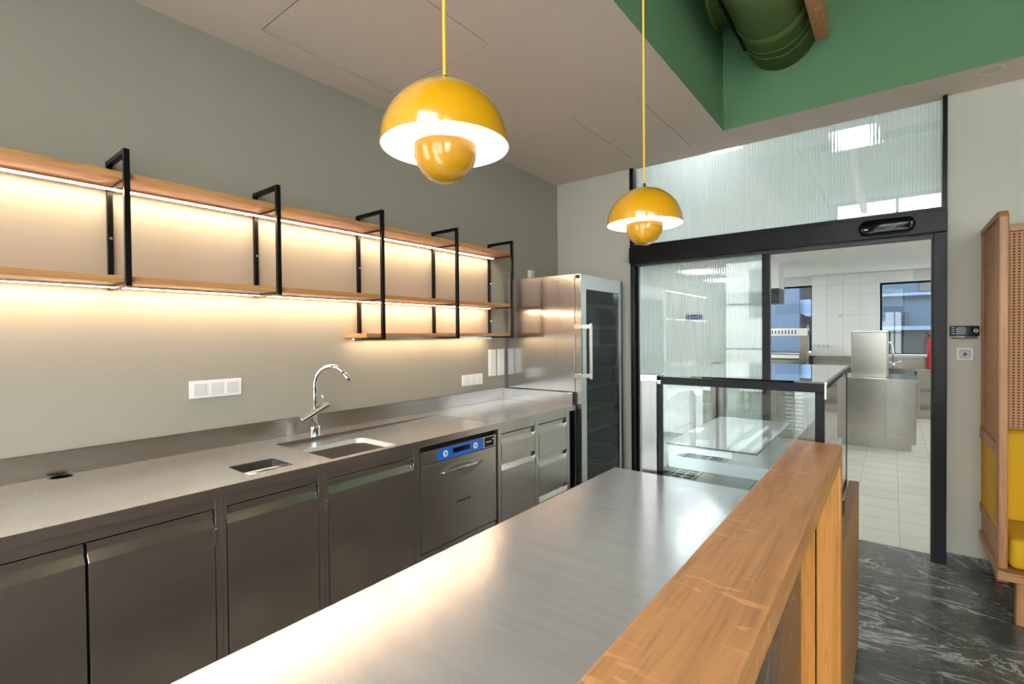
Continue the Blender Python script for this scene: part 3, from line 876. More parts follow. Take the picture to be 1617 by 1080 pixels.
# ================================================================== SWITCHES AND SOCKETS ON THE LEFT WALL
def wall_plate(name, label, y0, y1, z0, z1, n, vertical, kind):
    t = thing(name, label, 'switch' if kind == 'rocker' else 'socket', (XL, (y0 + y1) / 2, z0), 'white wall plates')
    obj('frame', B().box(XL, XL + .009, y0, y1, z0, z1), WHITEP, t, bevel=.002)
    for i in range(n):
        if vertical:
            h = (z1 - z0 - .016) / n; a, c, d, e = y0 + .014, y1 - .014, z0 + .008 + i * h + .005, z0 + .008 + (i + 1) * h - .005
        else:
            h = (y1 - y0 - .016) / n; a, c, d, e = y0 + .008 + i * h + .007, y0 + .008 + (i + 1) * h - .007, z0 + .013, z1 - .013
        r = obj('rocker' if kind == 'rocker' else 'insert', B().box(XL + .009, XL + .0125, a, c, d, e), GREYP if kind == 'rocker' else WHITEP, t, bevel=.0015)
    return t


wall_plate('light_switch', 'triple white rocker switch on the wall left of the tap', .906, 1.143, 1.208, 1.292, 3, False, 'rocker')
wall_plate('wall_socket', 'wide white triple socket plate just above the counter upstand', 2.79, 3.03, 1.104, 1.190, 3, False, 'insert')
wall_plate('wall_socket', 'upright white three part plate, nearer the tap of the two tall plates', 3.112, 3.205, 1.160, 1.382, 3, True, 'insert')
wall_plate('wall_socket', 'upright white three part plate, nearer the wine cooler of the two tall plates', 3.225, 3.316, 1.158, 1.384, 3, True, 'insert')
sbx = thing('wall_socket', 'small white plug box on the wall above the wine cooler', 'socket', (XL, 3.72, 2.02), 'white wall plates')
obj('frame', B().box(XL, XL + .02, 3.68, 3.76, 2.02, 2.10), WHITEP, sbx, bevel=.003)
obj('insert', B().box(XL + .02, XL + .034, 3.695, 3.745, 2.035, 2.085), GREYP, sbx, bevel=.004)

# ================================================================== WINE COOLER
FY, FZ = 3.337, 1.975
wc = thing('wine_cooler', 'tall stainless wine cooler with tinted glass door beside the counter', 'fridge', (-2.3, 3.72, 0))
XD0, XD1 = -1.963, -1.910; FY2 = 4.078
b = B()
b.box(-2.64, XD0 - .006, FY, FY + .02, .02, FZ); b.box(-2.64, XD0 - .006, FY2 - .02, FY2, .02, FZ)
b.box(-2.64, -2.62, FY + .02, FY2 - .02, .02, FZ); b.box(-2.62, XD0 - .006, FY + .02, FY2 - .02, FZ - .03, FZ); b.box(-2.62, XD0 - .006, FY + .02, FY2 - .02, .02, .12)
obj('body', b, STEEL_FRIDGE, wc, bevel=.002)
obj('liner', B().box(-2.61, -2.60, FY + .03, FY2 - .03, .12, FZ - .05).box(-2.60, XD0 - .02, FY + .021, FY + .026, .12, FZ - .05).box(-2.60, XD0 - .02, FY2 - .026, FY2 - .021, .12, FZ - .05), BLACK, wc)
obj('gasket', B().box(XD0 - .006, XD0, FY + .01, FY + .03, .06, FZ - .01).box(XD0 - .006, XD0, FY2 - .03, FY2 - .01, .06, FZ - .01), DARK, wc)
dfr = B(); gy0, gy1, gz0, gz1 = 3.418, 4.003, .20, 1.858
holed(dfr, 'x', XD0, XD1, FY, FY2, .03, FZ - .003, [(gy0, gy1, gz0, gz1)])
cdoor = obj('door', dfr, STEEL_FRIDGE, wc)
obj('pane', B().box(XD1 - .014, XD1 - .008, gy0, gy1, gz0, gz1), COOLER_GLASS, cdoor)
obj('hinge_cover', B().box(XD0 + .006, XD0 + .044, FY - .002, FY + .01, FZ - .036, FZ - .01), DARKGREY, cdoor)
# handle with two stand-off brackets
hx = XD1 + .045
hb = B().box(hx - .009, hx + .009, 3.398, 3.420, 1.150, 1.588)
hd_ = obj('handle', hb, SATIN, cdoor, bevel=.002)
for z in (1.563, 1.178):
    obj('handle_bracket', B().box(XD0 - .004, XD1 + .004, FY - .007, FY, z - .018, z + .018).box(XD1, XD1 + .012, FY - .007, 3.40, z - .016, z + .016).box(XD1 + .012, hx - .009, 3.385, 3.418, z - .016, z + .016), SATIN, cdoor, bevel=.0015)
for k, z in enumerate((.36, .52, .70, .88, 1.06, 1.20, 1.40, 1.56, 1.74)):
    rk = obj('rack', B().box(-1.995, -1.982, FY + .03, FY2 - .03, z - .016, z + .016), OAK_BX, wc)
    sl = B()
    for i in range(7):
        sl.box(-2.58, -1.998, FY + .07 + i * .092, FY + .11 + i * .092, z - .006, z + .006)
    if z in (1.06, 1.56):
        for i in range(7):
            obj('slat', B().box(-2.58, -1.998, FY + .07 + i * .092, FY + .11 + i * .092, z + .0065, z + .012), WHITEP if z == 1.56 else SATIN, rk)
    obj('slat_field', sl, OAK_P, rk, kind='stuff')
obj('light_bar', B().box(-2.3, -2.02, FY + .04, FY + .06, 1.90, 1.91), LEDW, wc)

# ================================================================== BAR ISLAND
IX0, IX1, IY0, IY1 = -.905, -.165, -1.0, 1.85
BX0, BX1, BZ, BT = -.256, -.126, 1.144, .053
isl = thing('bar_island', 'bar island with flat brushed steel worktop in front of the counter', 'counter', ((IX0 + IX1) / 2, .4, 0))
obj('worktop', B().box(IX0, BX0 + .003, IY0, IY1, ZT - .04, ZT), STEEL_ISL, isl, bevel=.0015)
obj('carcass', B().box(IX0 + .03, BX0 - .03, IY0 + .03, IY1 - .01, .1, ZT - .04), STEEL_DOOR, isl)
obj('plinth', B().box(IX0 + .08, BX0 - .03, IY0 + .05, IY1 - .03, 0, .1), BLACK, isl)
for i in range(5):
    a = IY0 + .05 + i * .556
    obj('door', B().box(IX0 + .008, IX0 + .03, a, a + .54, .12, .88), STEEL_DOOR, isl, bevel=.002)
obj('stone_cladding', B().box(BX0 + .004, BX0 + .024, IY0, 1.80, 0, BZ - BT), MARBLE_D, isl, label='dark marble front towards the guests')
obj('bar_ledge', B().box(BX0, BX1, IY0, 1.866, BZ - BT, BZ), OAK_Y, isl, bevel=.003, label='raised oak ledge with light flecks')
for a, c, y in ((BX0, -.1935, 1.806), (-.1905, BX1, 1.800)):
    obj('upright', B().box(a, c, y, 1.864, 0, BZ - BT), OAK_Z, isl, bevel=.004, label='upright oak board under the far end of the ledge')
obj('spine', B().box(BX0 + .02, BX1 - .02, 1.83, 1.862, 0, BZ - BT - .002), OAK_P, isl)

# ================================================================== GLASS DISPLAY CASE
PX0, PX1 = -.800, -.735
GX0, GX1, GY0, GY1, GZ = -.722, -.176, 1.882, 2.885, 1.333
dc = thing('display_case', 'refrigerated glass display case with steel pillar at the end of the bar', 'display case', ((PX0 + GX1) / 2, (GY0 + GY1) / 2, 0))
obj('base_body', B().box(PX0, -.166, 1.87, 2.90, .06, .775), STEEL_DOOR, dc, bevel=.002)
obj('plinth', B().box(PX0 + .05, -.2, 1.9, 2.86, 0, .06), BLACK, dc)
obj('front_panel', B().box(-.166, -.130, 1.868, 2.906, .02, .776), OAK_P, dc, bevel=.002, label='dark oak panel towards the guests')
pb = B().box(PX0, PX1, 1.872, 1.945, .776, GZ + .004)
obj('pillar', pb, STEEL_V, dc, bevel=.004)
obj('pillar', B().box(PX0, PX1, 2.83, 2.90, .776, GZ + .004), STEEL_V, dc, bevel=.004)
obj('pillar_cap', B().box(PX0 - .002, PX1 + .002, 1.870, 1.947, GZ - .022, GZ + .006), SATIN, dc, bevel=.002)
well = B(); zd = .925
well.box(PX0, GX0, 1.95, 2.825, .776, zd); well.box(GX0, GX1 - .006, GY0 + .012, GY1 - .012, .86, zd - .012)
obj('well', well, STEEL_TOP, dc)
dk = obj('deck', B().box(GX0 + .10, GX0 + .30, GY0 + .02, 2.36, zd - .012, zd - .004).box(GX0 + .304, GX1 - .01, GY0 + .02, 2.36, zd - .012, zd - .004).box(GX0 + .10, GX0 + .30, 2.365, GY1 - .02, zd - .012, zd - .004).box(GX0 + .304, GX1 - .01, 2.365, GY1 - .02, zd - .012, zd - .004), STEEL_TOP, dc, bevel=.001)
vp = obj('vent_plate', B().box(GX0 + .004, GX0 + .098, GY0 + .02, GY1 - .02, zd - .012, zd - .002), STEEL_TOP, dc)
for i in range(24):
    y = GY0 + .05 + i * .036
    for xx in (GX0 + .014, GX0 + .056):
        obj('vent_slot', B().box(xx, xx + .030, y, y + .013, zd - .0022, zd - .0012), DARK, vp)
# frame
fr = B()
fr.box(GX0, GX1, GY0 - .004, GY0 + .018, GZ - .030, GZ - .001)
fr.box(GX1 - .026, GX1, GY0 - .004, GY0 + .018, .776, GZ - .030)
fr.box(GX0 - .012, GX0 + .006, GY0 - .004, GY0 + .014, .80, GZ - .030)
fr.box(GX1 - .022, GX1, GY0 + .018, GY1, GZ - .026, GZ - .001)
fr.box(GX1 - .026, GX1, GY1 - .018, GY1 + .004, .776, GZ - .026)
fr.box(GX0, GX1 - .022, GY1 - .018, GY1 + .004, GZ - .020, GZ - .001)
fr.box(GX0 - .010, GX0 + .003, GY0 + .018, GY1 - .018, GZ - .018, GZ - .001)
obj('frame', fr, BLACK, dc, bevel=.0015)
obj('corner_trim', B().box(GX1 + .0005, GX1 + .007, GY0 - .006, GY1 + .004, GZ - .004, GZ + .006).box(GX1 + .0005, GX1 + .006, GY0 - .007, GY0 - .001, GZ - .05, GZ - .004), SATIN, dc, bevel=.001)
pn = lambda b_, lab=None: obj('pane', b_, GLASS, dc)
pn(B().box(GX0 - .006, GX1 + .0005, GY0 - .004, GY1 + .004, GZ, GZ + .006))                     # top
pn(B().box(GX0, GX1 - .026, GY0 + .002, GY0 + .008, .80, GZ - .030))                              # end towards the bar
pn(B().box(GX1 - .008, GX1 - .002, GY0 + .019, GY1 - .019, .80, GZ - .027))                       # guests' side
pn(B().box(GX0, GX1 - .026, GY1 - .008, GY1 - .002, .80, GZ - .021))                              # far end
for k, (a, c) in enumerate(((1.95, 2.40), (2.37, 2.83))):                                          # staff side sliding doors
    x = -.752 if k == 0 else -.765
    sd = obj('sliding_door', B().box(x - .004, x + .004, a, a + .022, zd, GZ - .02).box(x - .004, x + .004, c - .022, c, zd, GZ - .02).box(x - .004, x + .004, a + .022, c - .022, zd, zd + .02).box(x - .004, x + .004, a + .022, c - .022, GZ - .04, GZ - .02), BLACK, dc)
    obj('door_pane', B().box(x - .002, x + .002, a + .022, c - .022, zd + .02, GZ - .04), GLASS, sd)


def bracket_arm(y, zt, ln, b):
    pts = [(GX0 + .006, zt), (GX0 + ln, zt), (GX0 + ln, zt - .026), (GX0 + .09, zt - .026), (GX0 + .05, zt - .034), (GX0 + .006, zt - .072)]
    return b.prism([(x, z) for x, z in pts], 'y', y, y + .006)


lb = obj('light_bracket', bracket_arm(GY0 + .055, GZ - .028, .145, B()), FROST, dc, bevel=.001)
obj('bracket_tip', B().box(GX0 + .145, GX0 + .175, GY0 + .054, GY0 + .062, GZ - .050, GZ - .032), SATIN, lb)
obj('bracket_disc', B().prism([(GX0 + .128 + .017 * math.cos(2 * PI * k / 20), GZ - .056 + .017 * math.sin(2 * PI * k / 20)) for k in range(20)], 'y', GY0 + .052, GY0 + .055), WHITEP, lb)
SZ = 1.062
obj('light_bar', B().box(GX0 + .012, GX0 + .03, GY0 + .07, GY1 - .03, GZ - .045, GZ - .03), LEDW, dc)
gsh = obj('glass_shelf', B().box(GX0 + .004, -.388, 1.93, 2.70, SZ - .003, SZ + .003), SHELF_GLASS, dc)
obj('shelf_edge', B().box(-.388, -.386, 1.93, 2.70, SZ - .003, SZ + .003).box(GX0 + .004, -.388, 1.9285, 1.93, SZ - .003, SZ + .003), GLASS_EDGE, gsh)
obj('shelf_bracket', bracket_arm(1.938, SZ - .004, .25, B()), FROST, dc, bevel=.001)
obj('shelf_bracket', bracket_arm(2.66, SZ - .004, .25, B()), FROST, dc, bevel=.001)
obj('reflection_band', B().box(GX0 + .02, GX1 - .03, GY0 + .030, GY0 + .036, zd + .050, zd + .095), SHELF_GLASS, dc)  # pale sheet stands in for a window reflection in the case glass
obj('glass_clip', B().box(GX1 + .002, GX1 + .022, 2.32, 2.40, .777, .815), BLACK, dc, bevel=.002)


# ================================================================== PENDANT LAMPS
def pendant(px, py, zr, label):
    t = thing('pendant_lamp', label, 'lamp', (px, py, zr), 'yellow pendant lamps')
    R_ = .12
    out = [(R_ * math.sin(a), zr + R_ * .985 * math.cos(a)) for a in [PI / 2 * k / 20 for k in range(20, -1, -1)]]
    inn = [((R_ - .002) * math.sin(a), zr + (R_ - .002) * .985 * math.cos(a)) for a in [PI / 2 * k / 20 for k in range(0, 21)]]
    obj('shade', B().lathe(out, px, py, 64), YELLOW, t, smooth=True)
    obj('shade_lining', B().lathe(inn + [(R_, zr)], px, py, 64), WINNER, t, smooth=True)
    r2 = .0585; z2 = zr - .007
    lo = [(r2 * math.sin(a), z2 - r2 * math.cos(a)) for a in [PI / 2 * k / 16 for k in range(17)]] + [(r2, z2 + .008)]
    li = [((r2 - .002) * math.sin(a), z2 - (r2 - .002) * math.cos(a)) for a in [PI / 2 * k / 16 for k in range(16, -1, -1)]]
    obj('lower_bowl', B().lathe(lo, px, py, 48), YELLOW, t, smooth=True)
    obj('bowl_lining', B().lathe([(r2, z2 + .008), (r2 - .002, z2 + .008)] + li, px, py, 48), WINNER, t, smooth=True)
    obj('holder', B().tube([(px, py, zr + .117), (px, py, zr + .062)], .014, 16), WHITEP, t, smooth=True)
    for k in range(3):
        a = 2 * PI * k / 3 + .5
        obj('stay', B().tube([(px + .0565 * math.cos(a), py + .0565 * math.sin(a), z2), (px + .058 * math.cos(a), py + .058 * math.sin(a), zr + .101)], .0012, 6), CHROME, t)
    bl = B(); bmesh.ops.create_uvsphere(bl.bm, u_segments=20, v_segments=12, radius=.023)
    bmesh.ops.translate(bl.bm, verts=bl.bm.verts, vec=(px, py, zr + .040))
    obj('bulb', bl, BULB, t, smooth=True)
    obj('cord', B().tube([(px, py, zr + .125), (px, py, 3.4), (px, py, HV)], .0036, 8), CORD, t, smooth=True)
    obj('ferrule', B().lathe([(.0, zr + .133), (.0055, zr + .133), (.0055, zr + .119), (.008, zr + .117)], px, py, 16), CHROME, t, smooth=True)
    obj('ceiling_rose', B().lathe([(0, HV - .03), (.04, HV - .03), (.045, HV - .025), (.045, HV)], px, py, 24), YELLOW, t, smooth=True)
    return t


pendant(-.664, .657, 1.853, 'larger looking yellow dome pendant lamp nearer the shelf wall')
pendant(-.637, 1.526, 1.854, 'smaller looking yellow dome pendant lamp in front of the fluted transom')

# ================================================================== DUCTS AND BEAM IN THE RECESS
du = thing('ventilation_duct', 'thick olive round duct entering the green recess wall', 'duct', (-.605, 3.2, 3.31))
n = 36
bend = [(-.605, VY, 3.525), (-.605, 2.75, 3.525)] + [(-.605, 2.75 - .28 * math.sin(PI / 2 * k / 6), 3.805 - .28 * math.cos(PI / 2 * k / 6)) for k in range(1, 7)] + [(-.605, 2.47, HV)]
obj('pipe', B().tube(bend, .205, n), OLIVE, du, smooth=True)
for y, wd, rr in ((3.66, .012, .2085), (3.58, .006, .208), (3.40, .05, .2085), (2.9, .05, .2085)):
    obj('collar', B().tube([(-.605, y, 3.525), (-.605, y + wd, 3.525)], rr, n), OLIVE, du, smooth=False)
obj('screw', B().tube([(-.605 + .209 * math.sin(-.15), 3.70, 3.525 - .209 * math.cos(.15)), (-.605 + .212 * math.sin(-.15), 3.70, 3.525 - .212 * math.cos(.15))], .005, 8), BLACK, du)
bp = obj('branch_pipe', B().tube([(VX, 3.575, 3.835), (-.66, 3.575, 3.835)], .20, n), OLIVE, du, smooth=True)
obj('branch_flange', B().tube([(VX + .005, 3.575, 3.835), (VX + .03, 3.575, 3.835)], .216, n), OLIVE, bp)
obj('branch_collar', B().tube([(VX + .06, 3.575, 3.835), (VX + .075, 3.575, 3.835)], .206, n), OLIVE, bp)
for x, z, lab in ((-.832, 3.588, 'black conduit running beside the thick duct, upper of two'), (-.838, 3.545, 'black conduit running beside the thick duct, lower of two')):
    t = thing('conduit', lab, 'pipe', (x, 1.5, z), 'black conduits beside the duct')
    obj('pipe', B().tube([(x, -1.2, z), (x, VY, z)], .018, 10), BLACK, t, smooth=True)
bm_ = thing('ceiling_beam', 'oak beam hung in the green recess below the duct', 'beam', (-.36, 1.5, 3.33))
obj('beam', B().box(-.395, -.320, -1.0, 3.70, 3.36, 3.50), OAK_Y, bm_, bevel=.003)
for y in (3.2, 0.2):
    obj('hanger', B().tube([(-.357, y, 3.50), (-.357, y, HV)], .006, 8), BLACK, bm_)

# ================================================================== INTERCOM AND DOOR BUTTON
ic = thing('intercom', 'black wall control with round dial right of the sliding door', 'control panel', (.355, YB, 1.455))
obj('body', B().box(.286, .424, YB - .016, YB, 1.470, 1.534), BLACK, ic, bevel=.003)
obj('screen', B().box(.312, .392, YB - .0175, YB - .016, 1.474, 1.530), BLACKGLOSS, ic)
obj('painted_reflection', B().prism(rrect(.318, .362, 1.479, 1.527, .012, 4), 'y', YB - .0180, YB - .0175), plain('screen_reflection_blue', S(70, 92, 116), rough=.2), ic)  # bluish patch paints a reflection onto the black screen
for k in range(4):
    z = 1.524 - k * .0128
    obj('button', B().box(.293, .308, YB - .0180, YB - .016, z - .002, z + .002), WHITEP, ic)
n = 24
dial = B()
for k in range(n):
    a0, a1 = 2 * PI * k / n, 2 * PI * (k + 1) / n
    dial.face([(.408 + .011 * math.cos(a0), YB - .0185, 1.504 + .010 * math.sin(a0)), (.408 + .011 * math.cos(a1), YB - .0185, 1.504 + .010 * math.sin(a1)), (.408 + .0075 * math.cos(a1), YB - .0185, 1.504 + .0065 * math.sin(a1)), (.408 + .0075 * math.cos(a0), YB - .0185, 1.504 + .0065 * math.sin(a0))])
dsk = B()
dsk.prism([(.408 + .0118 * math.cos(2 * PI * k / n), 1.504 + .011 * math.sin(2 * PI * k / n)) for k in range(n)], 'y', YB - .018, YB - .016)
obj('dial_disc', dsk, BLACK, obj('dial', dial, SATIN, ic))
obj('card_slot', B().box(.296, .416, YB - .014, YB, 1.455, 1.470), DARKGREY, ic, bevel=.001)
obj('light_edge', B().box(.298, .356, YB - .0148, YB - .014, 1.463, 1.468), WHITEP, ic)
sw = thing('door_button', 'white wall button with a dark hand symbol under the black control', 'switch', (.358, YB, 1.317))
obj('frame', B().box(.318, .398, YB - .010, YB, 1.317, 1.396), WHITEP, sw, bevel=.003)
obj('button', B().prism(rrect(.335, .381, 1.333, 1.380, .010, 5), 'y', YB - .0135, YB - .010), GREYP, sw, bevel=.001)
obj('button_rim', B().prism(rrect(.333, .383, 1.331, 1.382, .011, 5), 'y', YB - .0108, YB - .0100), DARKGREY, sw)
hand = [(.351, 1.345), (.365, 1.345), (.369, 1.356), (.368, 1.362), (.361, 1.361), (.360, 1.371), (.356, 1.372), (.355, 1.360), (.348, 1.358)]
obj('hand_symbol', B().prism(hand, 'y', YB - .0142, YB - .0135), DARKGREY, sw)

# ================================================================== BENCH WITH CANE PANELS
bn = thing('banquette_bench', 'oak bench with cane back and mustard yellow upholstery by the wall', 'bench', (1.2, 3.85, 0))
EX = .428; EYF = 3.53; EX2 = 2.1
prof = [(EYF, .27), (EYF, 2.085), (EYF + .008, 2.105), (EYF + .028, 2.118), (EYF + .06, 2.12), (EYF + .06, .27)]
obj('front_post', B().prism(prof, 'x', EX, EX + .040), OAK_BZ, bn, bevel=.008, seg=3)
obj('top_rail', B().box(EX, EX + .036, EYF + .06, YB - .005, 2.09, 2.122), OAK_BY, bn, bevel=.003)
obj('side_rail', B().box(EX, EX + .036, EYF + .06, YB - .005, .842, .906), OAK_BY, bn, bevel=.003)
obj('side_rail', B().box(EX, EX + .036, EYF + .06, YB - .005, .388, .440), OAK_BY, bn, bevel=.003)
obj('side_board', B().box(EX + .010, EX + .030, EYF + .06, YB - .005, .272, .388), OAK_BY, bn)
obj('rear_post', B().box(EX + .004, EX + .034, YB - .034, YB - .004, .906, 2.09), OAK_BZ, bn)
obj('upholstered_side', B().box(EX + .006, EX + .034, EYF + .06, YB - .006, .441, .841), FABRIC, bn, bevel=.006, seg=3)
cs = B()
yy0, yy1, zz0, zz1 = EYF + .06, YB - .034, .906, 2.09
nz_ = int((zz1 - zz0) / .011)
for k in range(nz_):
    z = zz0 + (k + .5) * (zz1 - zz0) / nz_
    cs.box(EX + .012, EX + .014, yy0, yy1, z - .0036, z + .0036)
ny_ = int((yy1 - yy0) / .011)
for k in range(ny_):
    y = yy0 + (k + .5) * (yy1 - yy0) / ny_
    cs.box(EX + .0142, EX + .0158, y - .0036, y + .0036, zz0, zz1)
obj('cane_weave', cs, CANE, bn, kind='stuff', label='woven cane in the end panel')
# back: cane panel above the back cushion
BYB = 4.02
obj('back_rail', B().box(EX + .040, EX2, BYB, BYB + .03, 2.075, 2.115), OAK_BX, bn, bevel=.003)
obj('back_rail', B().box(EX + .040, EX2, BYB, BYB + .03, .90, .925), OAK_BX, bn, bevel=.003)
obj('back_board', B().box(EX + .040, EX2, BYB + .03, BYB + .04, .26, .92), OAK_BX, bn)
cb2 = B()
x0, x1, z0, z1 = EX + .040, EX2, .925, 2.075
nx_ = int((x1 - x0) / .021); nz_ = int((z1 - z0) / .0165)
for k in range(nz_):
    z = z0 + (k + .5) * (z1 - z0) / nz_
    cb2.box(x0, x1, BYB + .012, BYB + .014, z - .0046, z + .0046)
for k in range(nx_):
    x = x0 + (k + .5) * (x1 - x0) / nx_
    cb2.box(x - .0056, x + .0056, BYB + .0095, BYB + .0118, z0, z1)
obj('cane_weave', cb2, CANE, bn, kind='stuff', label='woven cane in the tall back')
obj('backing_board', B().box(x0, x1, BYB + .03, BYB + .036, .925, 2.075), BACKING, bn)
for i in range(2):
    a = EX + .046 + i * .815; c = a + .81
    obj('back_cushion', B().prism([(BYB - .13, .43), (BYB - .002, .43), (BYB - .002, .935), (BYB - .07, .935), (BYB - .10, .91)], 'x', a, c), FABRIC, bn, bevel=.022, seg=4, smooth=True)
    obj('seat_cushion', B().box(a, c, EYF + .015, BYB - .01, .275, .43), FABRIC, bn, bevel=.03, seg=4, smooth=True)
obj('seat_platform', B().box(EX - .004, EX2, EYF - .028, YB - .02, .222, .268), OAK_BX, bn, bevel=.004)
obj('leg', B().box(.497, .60, EYF - .005, EYF + .05, 0, .222), OAK_BZ, bn, bevel=.003)
obj('leg', B().box(.490, .545, YB - .12, YB - .05, 0, .222), OAK_BZ, bn, bevel=.003)
obj('leg', B().box(1.9, 2.0, EYF - .005, EYF + .05, 0, .222), OAK_BZ, bn, bevel=.003)
obj('leg', B().box(1.9, 1.96, YB - .12, YB - .05, 0, .222), OAK_BZ, bn, bevel=.003)

# ================================================================== KITCHEN FURNITURE
ki = thing('kitchen_island', 'stainless kitchen island with plain side panels beyond the sliding door', 'counter', (-.6, 8.2, 0))
KX0, KX1, KYA, KYB = -1.9, .23, 7.85, 8.75
obj('worktop', B().box(KX0, KX1 + .02, KYA - .02, KYB, .862, .905), STEEL_KIT, ki, bevel=.002)
obj('carcass', B().box(KX0 + .02, KX1 - .02, KYA + .02, KYB - .03, .09, .862), STEEL_KIT, ki)
for a, c in ((-.93, -.66), (-.655, -.495), (-.49, -.08), (-.075, KX1)):
    obj('side_panel', B().box(a, c, KYA, KYA + .02, .09, .862), STEEL_KIT, ki, bevel=.002)
vpn = obj('vent_panel', B().box(-1.30, -.935, KYA, KYA + .02, .09, .862), STEEL_KIT, ki, bevel=.002)
obj('side_panel', B().box(KX0, -1.305, KYA, KYA + .02, .09, .862), STEEL_KIT, ki, bevel=.002)
for k in range(10):
    z = .14 + k * .055
    for xx in (-1.20, -1.08):
        obj('vent_slot', B().box(xx, xx + .09, KYA - .006, KYA + .001, z, z + .02), SATIN, vpn, bevel=.002)
obj('plinth', B().box(KX0 + .06, KX1 - .045, KYA + .04, KYB - .06, 0, .09), STEEL_KIT, ki)
obj('plinth_end', B().box(KX1 - .045, KX1 - .02, KYA + .05, KYB - .06, 0, .085), SATIN, ki)
bx = thing('stainless_cabinet', 'upright stainless box standing on the kitchen island', 'cabinet', (-.255, 8.35, .905))
obj('body', B().box(-.447, -.062, 8.1, 8.62, .905, 1.500), STEEL_KIT, bx, bevel=.004)
obj('lid', B().box(-.452, -.045, 8.09, 8.63, 1.500, 1.522), SATIN, bx, bevel=.003)
obj('side_door', B().box(-.061, -.046, 8.12, 8.60, .92, 1.495), STEEL_KIT, bx, bevel=.003)
# sink counter at the far right
sk = thing('sink_counter', 'stainless sink counter with open shelves under the right kitchen window', 'counter', (.7, 11.2, 0))
obj('worktop', B().box(-.30, 1.8, 10.9, 11.58, .815, .858), STEEL_KIT, sk, bevel=.003)
obj('upstand', B().box(-.30, 1.8, 11.56, 11.585, .858, 1.03), STEEL_KIT, sk)
obj('side_panel', B().box(.325, .365, 10.93, 11.56, .0, .815), STEEL_KIT, sk)
obj('side_panel', B().box(-.30, -.27, 10.93, 11.56, .0, .815), STEEL_KIT, sk)
for z in (.43, .13):
    obj('shelf', B().box(.365, 1.75, 10.95, 11.56, z, z + .03), STEEL_KIT, sk)
obj('back_panel', B().box(.325, 1.8, 11.57, 11.58, .0, .815), STEEL_KIT, sk)
obj('basin', B().box(-.05, .30, 11.0, 11.4, .64, .815), STEEL_KIT, sk)
obj('plinth', B().box(.365, 1.75, 10.97, 11.0, 0, .13), STEEL_KIT, sk)
ct = thing('kitchen_tap', 'slim chrome two handle tap on the kitchen sink counter', 'tap', (.01, 11.42, .858))
obj('base', B().lathe([(0, .858), (.03, .858), (.03, .90), (.016, .93), (0, .94)], .01, 11.42, 16), CHROME, ct, smooth=True)
obj('spout', B().tube([(.01, 11.42, .93), (.0, 11.42, 1.12), (-.03, 11.42, 1.29), (-.045, 11.38, 1.32), (-.05, 11.3, 1.30)], .014, 10), CHROME, ct, smooth=True)
for s in (-1, 1):
    obj('handle', B().tube([(.01, 11.42, .915), (.01 + s * .05, 11.42, .93), (.01 + s * .11, 11.41, .965)], [.014, .012, .009], 8), CHROME, ct, smooth=True)
# fire extinguisher
fe = thing('fire_extinguisher', 'red fire extinguisher at the right edge of the doorway view', 'extinguisher', (.52, 11.2, .858))
obj('cylinder', B().lathe([(0, .858), (.075, .858), (.085, .87), (.085, 1.33), (.07, 1.38), (.03, 1.41), (0, 1.41)], .555, 11.2, 28), RED, fe, smooth=True)
obj('valve', B().box(.53, .58, 11.18, 11.22, 1.41, 1.45), BLACK, fe, bevel=.004)
obj('grip', B().box(.49, .60, 11.185, 11.215, 1.452, 1.475), RED, fe, bevel=.004)
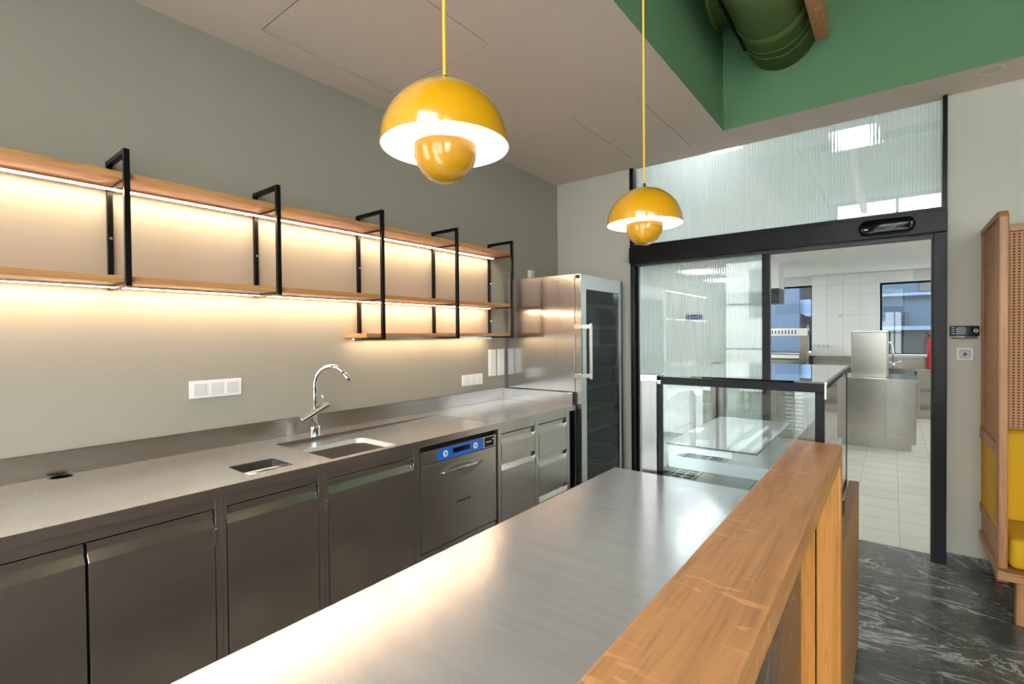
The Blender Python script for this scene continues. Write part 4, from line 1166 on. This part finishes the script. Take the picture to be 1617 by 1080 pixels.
# counter on the left
lc = thing('kitchen_counter', 'stainless wall counter with upstand under the left kitchen window', 'counter', (-1.6, 11.2, 0))
obj('worktop', B().box(-3.1, -.31, 10.9, 11.58, .815, .858), STEEL_KIT, lc, bevel=.003)
obj('upstand', B().box(-3.1, -.31, 11.56, 11.585, .858, 1.03), STEEL_KIT, lc)
obj('carcass', B().box(-3.1, -.32, 10.95, 11.56, .1, .815), STEEL_KIT, lc)
obj('plinth', B().box(-3.05, -.35, 11.0, 11.5, 0, .1), DARK, lc)
for i in range(4):
    obj('door', B().box(-3.08 + i * .69, -2.41 + i * .69, 10.93, 10.95, .12, .80), STEEL_KIT, lc, bevel=.002)
# hood type machine with slotted rail
hm = thing('pass_through_machine', 'pale kitchen machine with a slotted top rail on a steel column', 'machine', (-1.7, 11.1, .858))
obj('column', B().box(-1.445, -1.30, 11.0, 11.2, .858, 1.55), STEEL_KIT, hm, bevel=.01)
obj('top_rail', B().box(-2.6, -1.30, 10.98, 11.22, 1.44, 1.585), WHITEP, hm, bevel=.008)
obj('column', B().box(-2.6, -2.45, 11.0, 11.2, .858, 1.44), STEEL_KIT, hm, bevel=.01)
obj('tray', B().box(-2.445, -1.45, 11.0, 11.25, .858, .96), STEEL_KIT, hm, bevel=.004)
obj('drip_rail', B().box(-2.445, -1.45, 10.99, 11.0, 1.0, 1.06), WHITEP, hm)
for k in range(18):
    x = -2.5 + k * .058
    obj('slot', B().box(x, x + .02, 10.976, 10.981, 1.475, 1.55), DARKGREY, hm)
# wall mounted unit at the left
wu = thing('wall_unit', 'grey ventilation unit hung under the kitchen ceiling by the left window', 'ventilation unit', (-1.7, 9.2, 2.0))
obj('body', B().box(-2.4, -1.47, 9.0, 9.5, 2.23, 2.645), KWHITE, wu, bevel=.004)
obj('grille', B().box(-2.4, -1.47, 9.0, 9.5, 1.99, 2.23), DARKGREY, wu, bevel=.004)
for i, (x0, x1, z0, z1, n_, lab) in enumerate(((-1.21, -.985, 1.185, 1.262, 3, 'white triple socket low on the kitchen tiles'), (-.862, -.778, 1.795, 1.872, 1, 'single white switch high on the kitchen tiles'))):
    t = thing('wall_socket', lab, 'socket', ((x0 + x1) / 2, KY1 - .012, z0), 'white plates on the kitchen tiles')
    obj('frame', B().box(x0, x1, KY1 - .022, KY1 - .0125, z0, z1), WHITEP, t, bevel=.002)
    for k in range(n_):
        h = (x1 - x0) / n_
        obj('insert', B().box(x0 + k * h + .012, x0 + (k + 1) * h - .012, KY1 - .026, KY1 - .022, z0 + .012, z1 - .012), GREYP, t, bevel=.001)
